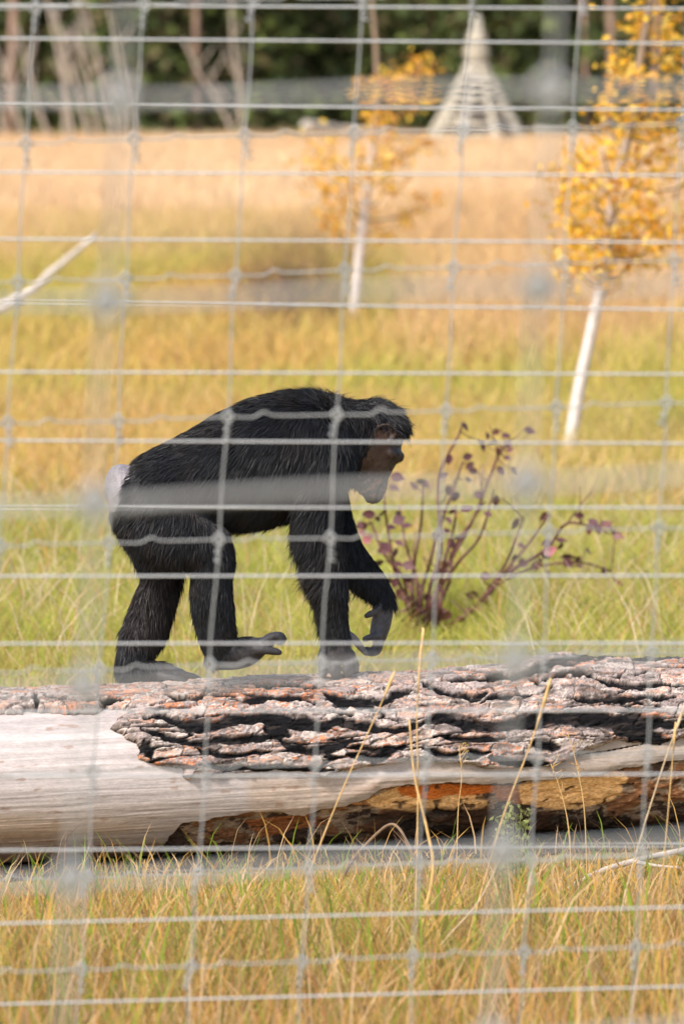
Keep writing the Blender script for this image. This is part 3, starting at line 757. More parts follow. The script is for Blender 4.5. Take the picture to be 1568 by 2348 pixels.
    C[pad] = lin((142, 134, 135)) * (.55 + .7 * nf[pad])[:, None]
    pk = pad & (py > 1142) & (px < 254); C[pk] = lin((165, 115, 112))
    C[ear] = np.array([.035, .022, .016])
    epk = ear & (nf > .5) & (py > 988); C[epk] = np.array([.13, .066, .045])
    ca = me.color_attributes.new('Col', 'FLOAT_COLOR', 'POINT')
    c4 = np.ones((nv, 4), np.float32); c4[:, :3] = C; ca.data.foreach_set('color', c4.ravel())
    base = W(540, 1560, axis_d(540))
    root = empty('chimpanzee', base, 'black chimpanzee walking on all fours along the fallen log', 'chimpanzee')
    co2 = (co - base).astype(np.float32); me.vertices.foreach_set('co', co2.ravel())
    me.materials.clear(); me.materials.append(M_SKIN)
    me.polygons.foreach_set('use_smooth', np.ones(len(me.polygons), bool)); me.update()
    body = bpy.data.objects.new('body', me); COL.objects.link(body); body.parent = root
    # eyes under the brow
    for s in (-1, 1):
        c = np.array([899, 1055, s * 27.0]); u, v = np.meshgrid(np.linspace(0, 2 * np.pi, 13)[:-1], np.linspace(0, np.pi, 7), indexing='ij')
        e = c + 6.5 * np.stack([np.cos(u) * np.sin(v), np.cos(v), np.sin(u) * np.sin(v)], -1).reshape(-1, 3)
        i = np.arange(12)[:, None] * 7 + np.arange(6)[None]; i2 = ((np.arange(12) + 1) % 12)[:, None] * 7 + np.arange(6)[None]
        part('eye', cd(e[:, 0], e[:, 1], e[:, 2]), [np.stack([i, i2, i2 + 1, i + 1], -1).reshape(-1, 4)], M_EYE, root)
    # ---- fur
    me.calc_loop_triangles()
    nt = len(me.loop_triangles); tri = np.empty(nt * 3, np.int32); me.loop_triangles.foreach_get('vertices', tri); tri = tri.reshape(-1, 3)
    A, B, D = co[tri[:, 0]], co[tri[:, 1]], co[tri[:, 2]]
    area = np.linalg.norm(np.cross(B - A, D - A), axis=1) / 2
    bare = (hand | foot | pad | ear).astype(float); bare = np.maximum(bare, face * .72)
    tb = bare[tri].mean(1)
    camv = np.array([0, 0, CAM_H]) - (A + B + D) / 3
    tn = nr[tri].mean(1); facing = (tn * camv).sum(1) / np.linalg.norm(camv, axis=1)
    wgt = area * (1 - tb) * np.where(facing > -.35, 1.0, .3)
    NH = 165000
    k = rng.choice(nt, NH, p=wgt / wgt.sum())
    u = rng.random((NH, 2)); sw = u.sum(1) > 1; u[sw] = 1 - u[sw]
    P = A[k] + (B[k] - A[k]) * u[:, :1] + (D[k] - A[k]) * u[:, 1:]
    Nn = tn[k]; Nn /= np.linalg.norm(Nn, axis=1, keepdims=True)
    hx, hy = PX(P); hd = (P[:, 1] - axis_d(hx)) * 884
    ANC = np.array([  # x, y, side(-1 near, 0 any, 1 far), dx, dy, length cm, lift
        (300, 1075, 0, -.9, .45, 2.6, .25), (420, 1010, 0, -.95, .35, 3.2, .22), (520, 960, 0, -.95, .35, 3.6, .22), (640, 910, 0, -.95, .25, 3.8, .25), (700, 895, 0, -.8, .05, 3.6, .35), (742, 895, 0, -.15, -.7, 3.4, 1.3), (775, 905, 0, .25, -.6, 3.2, 1.1),
        (815, 920, 0, .5, -.2, 2.6, .5), (860, 925, 0, .7, -.5, 3.0, .9), (900, 935, 0, .85, -.35, 3.2, .95), (928, 965, 0, .8, .0, 2.8, .8), (880, 960, 0, -.3, .6, 2.2, .3), (845, 980, 0, -.6, .75, 3.0, .35),
        (800, 980, 0, -.55, .8, 4.0, .3), (805, 1060, 0, -.35, .95, 4.0, .3), (820, 1110, 0, -.2, .95, 2.2, .35), (870, 1050, 0, -.5, .8, .9, .3), (855, 1110, 0, -.4, .8, .7, .3),
        (500, 1060, 0, -.75, .6, 4.0, .2), (600, 1010, 0, -.7, .65, 4.2, .2), (700, 980, 0, -.55, .8, 4.4, .22), (740, 1060, 0, -.35, .95, 4.6, .22), (640, 1110, 0, -.45, .9, 4.2, .22), (540, 1150, 0, -.5, .8, 3.6, .25), (580, 1215, 0, -.45, .75, 3.2, .45), (650, 1190, 0, -.4, .8, 3.2, .4),
        (720, 1150, -1, -.5, .88, 4.6, .28), (670, 1230, -1, -.7, .7, 5.2, .6), (700, 1330, -1, -.85, .45, 4.6, .65), (720, 1420, -1, -.75, .6, 3.6, .6), (770, 1280, -1, -.25, .95, 3.0, .25), (785, 1400, -1, -.1, 1, 2.0, .25), (770, 1470, -1, -.1, 1, 1.6, .3), (795, 1190, -1, -.05, 1, 2.5, .3),
        (360, 1110, 0, -.7, .7, 3.0, .22), (400, 1190, -1, -.5, .85, 3.6, .22), (255, 1210, 0, -.6, .8, 2.8, .4), (265, 1260, 0, -.6, .8, 3.2, .45), (300, 1300, 0, -.5, .85, 3.4, .45), (370, 1300, 0, -.2, .95, 3.8, .4), (470, 1220, -1, -.1, .95, 2.8, .25),
        (520, 1260, -1, .15, 1, 2.2, .3), (540, 1360, -1, .15, 1, 2.2, .35), (440, 1380, -1, -.2, 1, 2.8, .35), (490, 1420, -1, .05, 1, 2.6, .25), (530, 1465, -1, .8, .5, 2.0, .35), (470, 1490, -1, .1, 1, 2.0, .3),
        (360, 1350, 1, -.15, 1, 3.4, .3), (405, 1360, 1, .15, 1, 3.2, .4), (280, 1430, 1, -.35, .95, 3.0, .35), (380, 1440, 1, .1, 1, 3.0, .35), (320, 1480, 1, -.2, 1, 2.6, .28), (265, 1530, 1, -.4, .9, 2.2, .4), (345, 1525, 1, .6, .6, 1.6, .3),
        (830, 1260, 1, .0, 1, 2.6, .25), (870, 1310, 1, .35, .9, 2.2, .3), (820, 1370, 1, -.35, .9, 3.8, .5), (855, 1370, 1, -.3, .9, 3.0, .4), (800, 1330, 1, -.3, .9, 3.4, .4)])
    acc = np.zeros((NH, 4)); tw = np.zeros(NH)
    for a in ANC:
        d2 = (hx - a[0]) ** 2 + (hy - a[1]) ** 2 + 120
        side = np.where(a[2] == 0, 0.0, np.abs(np.clip(hd / 60, -1, 1) - a[2]) * 70)
        w = 1 / (d2 + side ** 2) ** 1.6
        acc += w[:, None] * a[3:][None]; tw += w
    acc /= tw[:, None]
    isface = in_poly(hx, hy, [(856, 1012), (900, 1000), (950, 1000), (950, 1158), (836, 1158), (820, 1126), (826, 1090), (838, 1050)]) & (hd < 62)
    ln = acc[:, 2] * .01 * (.6 + .6 * rng.random(NH)) * np.where(rng.random(NH) < .10, 1.55, 1.0); ln[isface] = np.minimum(ln[isface], .012)
    lift = acc[:, 3]; lift[isface] = .25
    clump = fbm(hx * .07, hy * .07, 111, 3); clump2 = fbm(hx * .07 + 40, hy * .07, 112, 3)
    dirv = np.stack([acc[:, 0] + .7 * (clump - .5), -.1 + .5 * (clump2 - .5), -acc[:, 1] + .5 * (clump2 - .5)], -1) + rng.normal(0, .13, (NH, 3))
    dirv -= Nn * (dirv * Nn).sum(1, keepdims=True)
    dirv /= np.linalg.norm(dirv, axis=1, keepdims=True) + 1e-9
    d1 = dirv + Nn * (lift * (.7 + .6 * rng.random(NH)))[:, None]; d1 /= np.linalg.norm(d1, axis=1, keepdims=True)
    p0 = P - Nn * .002
    p1 = p0 + d1 * (ln * .45)[:, None]
    d2 = d1 + np.array([0, 0, -.25]) - Nn * (.35 * lift)[:, None]; d2 /= np.linalg.norm(d2, axis=1, keepdims=True)
    p2 = p1 + d2 * (ln * .55)[:, None]
    vw = np.array([0, 0, CAM_H]) - P; vw /= np.linalg.norm(vw, axis=1, keepdims=True)
    vw = vw + rng.normal(0, .5, (NH, 3))
    side = np.cross(d1, vw); side /= np.linalg.norm(side, axis=1, keepdims=True)
    wd = (.0007 + .0005 * rng.random(NH))[:, None] * np.where(isface, .6, 1.0)[:, None]
    V = np.stack([p0 - side * wd, p0 + side * wd, p1 - side * wd * .8, p1 + side * wd * .8, p2], 1)
    o = np.arange(NH)[:, None] * 5
    Qd = np.hstack([o, o + 1, o + 3, o + 2]); Tr = np.hstack([o + 2, o + 3, o + 4])
    tone = (.75 + .5 * rng.random(NH)) * (.7 + .6 * clump)
    brown = sstep(.55, .7, fbm(hx * .018, hy * .018, 113, 3))
    hc = np.array([.0140, .0140, .0158]) * (1 - brown[:, None] * .35) + np.array([.024, .017, .013]) * brown[:, None] * .35
    legs = ((hx > 290) & (hx < 410) & (hy > 1310) & (hy < 1480))
    hc[legs] = hc[legs] * .6 + np.array([.032, .02, .015]) * .4
    hc[isface] = np.array([.07, .045, .032])
    crown = in_poly(hx, hy, [(830, 905), (950, 925), (950, 990), (900, 965), (840, 950)])
    hc[crown] = np.array([.022, .022, .024]); gh = crown & (rng.random(NH) < .2); hc[gh] = np.array([.09, .085, .082])
    hc = hc * tone[:, None]
    Cv = np.repeat(hc, 5, 0)
    part('fur', V.reshape(-1, 3), [Qd, Tr], M_FUR, root, smooth=True, col=Cv)['label'] = 'long shaggy black fur'
build_chimp()

# ------------------------------------------------------------------ fences
def build_fences():
    D = 10.3; DM = 9.7
    def post(root, X, d, top, r=.055):
        z = np.linspace(0, 1, 7)[:, None]
        p = np.array([[X, d, -.3]]) * (1 - z) + np.array([[X + .02, d, top]]) * z
        part_tube('post', p, np.full(7, r), M_POST, root, 12)
    # plain straight strands
    rs = empty('strand_wire_fence', (0, D - .05, 0), 'straight plain wire strands stretched level in front of the mesh fence', 'fence')
    rows = [(-130, -118), (12, 20), (88, 100), (240, 252), (395, 402), (548, 556), (692, 710), (853, 858), (1010, 1017), (1164, 1164), (1321, 1320), (1476, 1474), (1632, 1628), (1780, 1775), (1950, 1937), (2118, 2080), (2303, 2262)]
    XP = 2.15
    for yl, yr in rows:
        xs = np.linspace(-1650, 3218, 26)
        ys = yl + (yr - yl) * xs / 1568
        P = W(xs, ys, D - .05)
        part_tube('strand', P, .0021, M_WIRE, rs, 7)
    for s in (-1, 1): post(rs, s * XP, D - .05 + .06, 2.35)
    # knotted mesh
    rm = empty('knotted_mesh_fence', (0, DM, 0), 'grey knotted wire mesh fence with wavy strands standing in the grass before the log', 'fence')
    base_rows = [(-300, -.03), (18, -.03), (330, -.03), (648, -.033), (972, -.030), (1252, -.026), (1541, -.032), (1775, -.033), (2016, -.036), (2232, -.041), (2420, -.04)]
    xv = lambda k, y: 520 + 251 * k - (.064 - .002 * k) * (y - 963)
    K = range(-8, 12)
    def rowy(i, x):
        b, s = base_rows[i]; return b + s * x
    jit = {(i, k): (random.uniform(-4, 4), random.uniform(-5, 5)) for i in range(len(base_rows)) for k in K}
    def knot_px(i, k):
        y = rowy(i, 250 * k + 500); x = xv(k, y); y = rowy(i, x)
        return x + jit[i, k][1] * .6, y + jit[i, k][0] * .7
    for i in range(len(base_rows)):
        pts = []
        for k in K:
            x, y = knot_px(i, k)
            pts += [(x, y)]
            if k < K[-1]:
                x2, y2 = knot_px(i, k + 1); m = .36 + random.uniform(-.05, .05)
                for t, dy in ((.12, 1), (m - .10, 2), (m, -7 - random.uniform(0, 3)), (m + .10, -1), (.85, 0)):
                    pts.append((x + (x2 - x) * t, y + (y2 - y) * t + dy))
        pts = catmull(np.array(pts), 3)
        part_tube('wavy_strand', W(pts[:, 0], pts[:, 1], DM), .0015, M_MESHWIRE, rm, 7)
    # a knot: diamond wrap and a short coil on the upright below it
    loop = []
    for q in np.linspace(0, 2.6 * np.pi, 22):
        rr = .0105 / (abs(math.cos(q)) + abs(math.sin(q))) * 1.05
        loop.append((rr * math.cos(q), -.005 + .0012 * q, rr * math.sin(q) * 1.1))
    mbk = MB(); mbk.tube(np.array(loop), .0021, 6)
    coil = [(.0046 * math.cos(q), .0046 * math.sin(q), -.014 - .0022 * q) for q in np.linspace(0, 4 * np.pi, 22)]
    mbk.tube(np.array(coil), .0017, 5)
    kme = mbk.mesh('knot'); kme.materials.append(M_MESHWIRE)
    for k in K:
        pts = [knot_px(i, k) for i in range(len(base_rows))]
        ext = [(pts[-1][0] - 5, pts[-1][1] + 90)]
        arr = catmull(np.array(pts + ext), 4)
        arr[:, 0] += 2.2 * np.sin(np.arange(len(arr)) * 1.3 + k)
        arr[-1, 1] += 20
        up = part_tube('upright', W(arr[:, 0], arr[:, 1], DM), .0015, M_MESHWIRE, rm, 7)
        for i in range(len(base_rows)):
            x, y = knot_px(i, k)
            o = bpy.data.objects.new('knot', kme); COL.objects.link(o); o.parent = up
            w = W(x, y, DM); o.location = w - np.array(rm.location)
            o.rotation_euler = (0, random.uniform(-.25, .25), 0)
    for s in (-1, 1): post(rm, s * XP * .97, DM + .065, 2.5)
    # the second fence close to the camera, far out of focus
    Dn = 4.6
    rn = empty('near_wire_fence', (0, Dn, 0), 'blurred wide meshed wire fence close by, crossing before everything else', 'fence')
    rows = []
    y = 225.0
    while y > -900: rows.append(y); y -= 470
    y = 225.0 + 460
    while y < 5900: rows.append(y); y += 440
    fix = {685.0: 690, 1125.0: 1150, 1565.0: 1570, 2005.0: 2010}
    slope = lambda y: -.012 - .034 * np.clip(y / 1150, 0, 1.6)
    knots = {}
    XK = range(-5, 6)
    xn = lambda k, y: 275 + 985 * k - .062 * (y - 220)
    nme = None
    lp = np.array([(.011 / (abs(math.cos(q)) + abs(math.sin(q))) * math.cos(q), -.005 + .001 * q, .011 / (abs(math.cos(q)) + abs(math.sin(q))) * math.sin(q)) for q in np.linspace(0, 2.5 * np.pi, 20)])
    mbn = MB(); mbn.tube(lp * 1.35, .0046, 6); nme = mbn.mesh('knot'); nme.materials.append(M_NEARWIRE)
    ry = []
    for r0 in rows: ry.append(fix.get(r0, r0))
    for yy in ry:
        xs = np.linspace(-4700, 6200, 60)
        ys = yy + slope(yy) * (xs - 275) + 5 * np.sin(xs / 160.0 + yy)
        part_tube('strand', W(xs, ys, Dn), .0033, M_NEARWIRE, rn, 7)
    for k in XK:
        ys = np.linspace(-800, 6040, 60); xs = xn(k, ys) + 5 * np.sin(ys / 200.0 + k)
        up = part_tube('upright', W(xs, ys, Dn), .0022, M_NEARWIRE, rn, 7)
        for yy in ry:
            x = xn(k, yy); yk = yy + slope(yy) * (x - 275); x = xn(k, yk)
            o = bpy.data.objects.new('knot', nme); COL.objects.link(o); o.parent = up
            o.location = W(x, yk, Dn) - np.array(rn.location)
    for s in (-1, 1): post(rn, s * 1.8, Dn + .07, 2.5, .06)
build_fences()

# ------------------------------------------------------------------ trees
def leaf_quads(C, size, colr, flat=0.35):
    """small pointed leaves round the given centres"""
    n = len(C)
    a = rng.normal(size=(n, 3)); a /= np.linalg.norm(a, axis=1, keepdims=True)
    b = np.cross(a, rng.normal(size=(n, 3))); b /= np.linalg.norm(b, axis=1, keepdims=True)
    s = np.asarray(size)[:, None]
    c = np.cross(a, b)
    V = np.stack([C - a * s * .5, C + b * s * .34 + c * s * .06, C + a * s * .5, C - b * s * .34 + c * s * .06], 1).reshape(-1, 3)
    o = np.arange(n)[:, None] * 4
    T = np.vstack([np.hstack([o, o + 1, o + 2]), np.hstack([o, o + 2, o + 3])])
    return V, T, np.repeat(colr, 4, 0)

M_BIRCHT = mat_attr('birch_trunk', .75, 30, .18, .001, stretch=(.4, .4, 2.5))
def birch(name, label, trunk, rads, clusters, d, per, lsize, hues, hi0=.9, hi1=1.8):
    tp = np.array(trunk, float); pm = FPX / d
    base = W(tp[0, 0], tp[0, 1], d); base[2] = 0
    root = empty(name, base, label, 'birch')
    c = catmull(np.column_stack([tp, rads]), 5)
    path = W(c[:, 0], c[:, 1], d); path = np.vstack([path[0] - np.array([0, 0, path[0][2] + .1]), path])
    V, Q, T = tube(path, np.concatenate([[rads[0] * 1.15], c[:, 2]]) / pm, 10)
    hz = np.clip((V[:, 2] - hi0) / (hi1 - hi0), 0, 1)[:, None]
    part('trunk', V, [Q, T], M_BIRCHT, root, col=lin((214, 202, 194)) * (1 - hz) + lin((150, 128, 108)) * hz)
    cen = []; cc = []
    for (x, y, r) in clusters:
        k = np.argmin(np.hypot(c[:, 0] - x, (c[:, 1] - y - 60) * .8))
        dd = random.uniform(-.35, .35)
        p0 = W(c[k, 0], c[k, 1], d); p2 = W(x, y, d + dd); p1 = (p0 + p2) / 2 + np.array([0, 0, -.04])
        part_tube('branch', catmull(np.array([p0, p1, p2]), 4), np.linspace(.008, .003, 9), M_TWIG, root, 5)
        n = int(per * (r / 30.0) ** 1.4) + 3
        cen.append(p2 + rng.normal(0, 1, (n, 3)) * np.array([r, r * 1.3, r]) * .85 / pm)
        h = np.array(hues)[rng.integers(0, len(hues), n)] * (.6 + .6 * rng.random((n, 1)))
        cc.append(h)
    cen = np.vstack(cen); cc = np.vstack(cc)
    V, T, Cv = leaf_quads(cen, lsize * (.7 + .6 * rng.random(len(cen))), cc)
    part('crown', V, [T], M_LEAF, root, smooth=False, col=Cv)

HU = [lin((255, 206, 70)), lin((252, 192, 58)), lin((246, 184, 84)), lin((255, 220, 110))]
HU2 = [lin((252, 196, 66)), lin((244, 178, 76)), lin((255, 212, 84)), lin((236, 174, 100))]
birch('birch_sapling', 'leaning white birch sapling with yellow leaves and a bare lower trunk', [(1298, 1072), (1325, 900), (1350, 780), (1375, 660), (1395, 540), (1412, 420), (1445, 290), (1462, 170), (1482, 50), (1502, -60), (1535, -260)],
      [15, 14, 13, 13, 12, 11, 10, 9.5, 9, 8, 5],
      [(1465, 60, 25), (1540, 110, 40), (1420, 140, 30), (1500, 45, 30), (1440, 180, 30), (1545, 180, 30), (1400, 215, 18), (1480, 230, 30), (1380, 250, 20), (1455, 270, 25), (1530, 300, 45), (1430, 320, 50), (1490, 350, 50), (1380, 345, 35), (1330, 370, 26),
       (1310, 420, 36), (1290, 470, 28), (1360, 450, 40), (1440, 430, 40), (1420, 500, 45), (1330, 510, 40), (1480, 500, 40), (1540, 520, 35), (1350, 560, 45), (1430, 560, 45), (1310, 590, 36), (1370, 600, 45), (1450, 600, 36), (1272, 400, 18), (1400, 636, 22), (1510, 560, 30),
       (1600, 80, 40), (1620, 250, 50), (1600, 420, 45), (1460, -60, 40), (1540, -80, 40), (1500, -150, 40)], ground_d(1072), 52, .044, HU)
birch('birch_sapling', 'thin upright birch sapling with orange leaves standing before the pole hut', [(808, 750), (822, 600), (840, 450), (852, 350), (862, 230), (862, 120), (852, 0), (846, -120), (842, -260)], [12, 11, 10, 8, 6.5, 5.5, 5, 4, 3],
      [(965, 150, 26), (945, 185, 26), (910, 190, 22), (880, 180, 18), (900, 235, 32), (860, 215, 20), (820, 200, 14), (950, 230, 22), (990, 220, 14), (870, 270, 28), (740, 350, 34), (735, 390, 34), (760, 430, 34), (780, 470, 25), (740, 500, 16), (870, 350, 38), (900, 380, 32),
       (930, 340, 22), (850, 400, 28), (980, 330, 16), (960, 470, 20), (1000, 465, 12), (890, 430, 22), (930, 500, 16), (800, 430, 18), (770, 520, 16), (840, 500, 16), (880, 540, 14)], ground_d(750), 56, .052, HU2)

def conifers():
    variants = []
    for s in range(3):
        mbc = MB(); H = 8.5
        n = 3400
        t = rng.random(n) ** 1.15
        z = .15 + t * (H - .2)
        rad = (1.85 * (1 - t) ** .8 + .1) * np.sqrt(rng.random(n)) * (.75 + .5 * fbm(rng.random(n) * 0 + z * 1.6, rng.random(n) * 0 + s, 7))
        wh = np.floor(z / .55)
        ang = (np.floor(rng.random(n) * 7) + _hash(wh, wh * 0 + s, 3)) / 7 * 2 * np.pi + rng.normal(0, .16, n)
        P = np.stack([np.cos(ang) * rad, np.sin(ang) * rad, z - rad * .22], -1); P[:, 2] = np.maximum(P[:, 2], .05)
        hue = np.stack([lin((86, 98, 56)), lin((104, 114, 60)), lin((68, 78, 46)), lin((108, 98, 68))])[rng.integers(0, 4, n)] * (.7 + .6 * rng.random((n, 1)))
        V, T, Cv = leaf_quads(P, .34 * (.6 + .8 * rng.random(n)), hue)
        me = new_mesh('crown', V, [T], False, Cv); me.materials.append(M_NEEDLE)
        tm = MB(); zz = np.linspace(-.2, H, 8); tm.tube(np.column_stack([.03 * np.sin(zz), .03 * np.cos(zz), zz]), np.linspace(.14, .02, 8), 8)
        tme = tm.mesh('trunk'); tme.materials.append(M_TRUNK)
        variants.append((tme, me))
    spots = []
    for row, (d, step) in enumerate(((130, 2.7), (134, 2.4), (139, 2.2))):
        half = .0605 * d + 5
        x = -half + row * .9
        while x < half:
            spots.append((x + random.uniform(-.5, .5), d + random.uniform(-1.6, 1.6), row)); x += step * random.uniform(.8, 1.25)
    lab = ['dark green spruce on the front edge of the wood behind the meadow', 'dark green spruce in the middle of the wood behind the meadow', 'dark green spruce deep in the wood behind the meadow']
    for k, (x, y, row) in enumerate(spots):
        tme, me = variants[k % 3]
        r = bpy.data.objects.new('spruce_tree', None); COL.objects.link(r)
        r.location = (x, y, 0); r.rotation_euler = (0, 0, random.uniform(0, 6.28)); sc = random.uniform(.85, 1.25); r.scale = (sc, sc, sc)
        tag(r, lab[row], 'spruce', 'spruces ' + ('on the front edge of the wood', 'in the middle of the wood', 'deep in the wood')[row])
        for nm, m in (('trunk', tme), ('crown', me)):
            o = bpy.data.objects.new(nm, m); COL.objects.link(o); o.parent = r
    # a few bare pine trunks stand in front of the spruces
    for (px, dd, rr) in ((1395, 126, .10), (1340, 128, .07), (1500, 127, .09), (30, 127, .12), (455, 128, .08)):
        X = (px - CXP) / FPX * dd
        r = empty('pine_tree', (X, dd, 0), 'reddish brown bare pine trunk standing in front of the spruces', 'pine', 'bare pine trunks before the spruces')
        zz = np.linspace(-.2, 9, 10)
        part_tube('trunk', np.column_stack([X + .05 * np.sin(zz + px), np.full(10, dd), zz]), np.linspace(rr, rr * .5, 10), mat_pine, r, 9)
        n = 500
        P = np.array([X, dd, 8.6]) + rng.normal(0, 1, (n, 3)) * np.array([.8, .8, .7])
        V, T, Cv = leaf_quads(P, .3 * (.6 + .8 * rng.random(n)), np.tile(lin((84, 96, 58)), (n, 1)))
        part('crown', V, [T], M_NEEDLE, r, False, Cv)
mat_pine = mat_plain('pine_trunk', (0.30, 0.19, 0.14), 0.85, 0, 6, 0.3, 0.004)
conifers()

# ------------------------------------------------------------------ pole hut
def pole_hut():
    d = ground_d(352); pm = FPX / d
    c = W(1092, 352, d); c[2] = 0
    root = empty('pole_hut', c, 'cone shaped hut of stacked pale poles before the dark wood', 'hut')
    H = 1.98; R = 1.10
    ring_r = lambda z: max(R * (1 - z / H), 0.16) if z < 1.72 else .16
    npole = 9
    angs = [2 * math.pi * (k + .32) / npole for k in range(npole)]
    for a in angs:
        top = random.uniform(2.35, 2.75)
        zs = np.linspace(-.02, top, 7)
        rr = [ring_r(z) if z < 1.7 else .16 - (z - 1.7) * .12 for z in zs]
        tw = random.uniform(-.5, .5)
        p = [(c[0] + math.cos(a + tw * max(0, z - 1.7)) * q, c[1] + math.sin(a + tw * max(0, z - 1.7)) * q, z) for z, q in zip(zs, rr)]
        part_tube('pole', np.array(p), np.linspace(.065, .022, 7), random.choice([M_POLE, M_POLE_GREY, M_POLE]), root, 7)
    for k in range(npole):
        a0, a1 = angs[k], angs[(k + 1) % npole] + (2 * math.pi if k == npole - 1 else 0)
        z = .06 + random.uniform(0, .1)
        while z < 1.6:
            r = ring_r(z) + .03
            e = .13 * (1 if z < 1.2 else .4)
            p = [(c[0] + math.cos(a0 - e) * r, c[1] + math.sin(a0 - e) * r, z), (c[0] + math.cos(a1 + e) * r, c[1] + math.sin(a1 + e) * r, z + random.uniform(-.07, .07))]
            part_tube('slat', np.array(p), [random.uniform(.04, .055), random.uniform(.03, .045)], random.choice([M_POLE, M_POLE, M_POLE_GREY]), root, 6)
            z += random.uniform(.17, .25)
    zz = np.linspace(0, 1.75, 5); aa = np.linspace(0, 2 * math.pi, 25)[:-1]
    Vl = np.array([(c[0] + (ring_r(z) - .07) * math.cos(a), c[1] + (ring_r(z) - .07) * math.sin(a), z) for z in zz for a in aa])
    il = np.arange(4)[:, None] * 24 + np.arange(24)[None]; jl = np.arange(4)[:, None] * 24 + ((np.arange(24) + 1) % 24)[None]
    part('inner_shade_cone', Vl, [np.stack([il, jl, jl + 24, il + 24], -1).reshape(-1, 4)], mat_plain('inner_shade_brown', (.09, .075, .06), .95, 0, 6, .4), root)  # added inner cone, its dark colour stands for the shade inside the hut
    # bundle at the neck
    for z, r in ((1.50, .27), (1.66, .23), (1.86, .20), (1.95, .21), (2.05, .19), (2.18, .16), (2.27, .14)):
        t = np.linspace(0, 2 * math.pi, 13)
        part_tube('wrap', np.column_stack([c[0] + r * np.cos(t), c[1] + r * np.sin(t), np.full(13, z)]), .045, M_POLE, root, 6)
pole_hut()

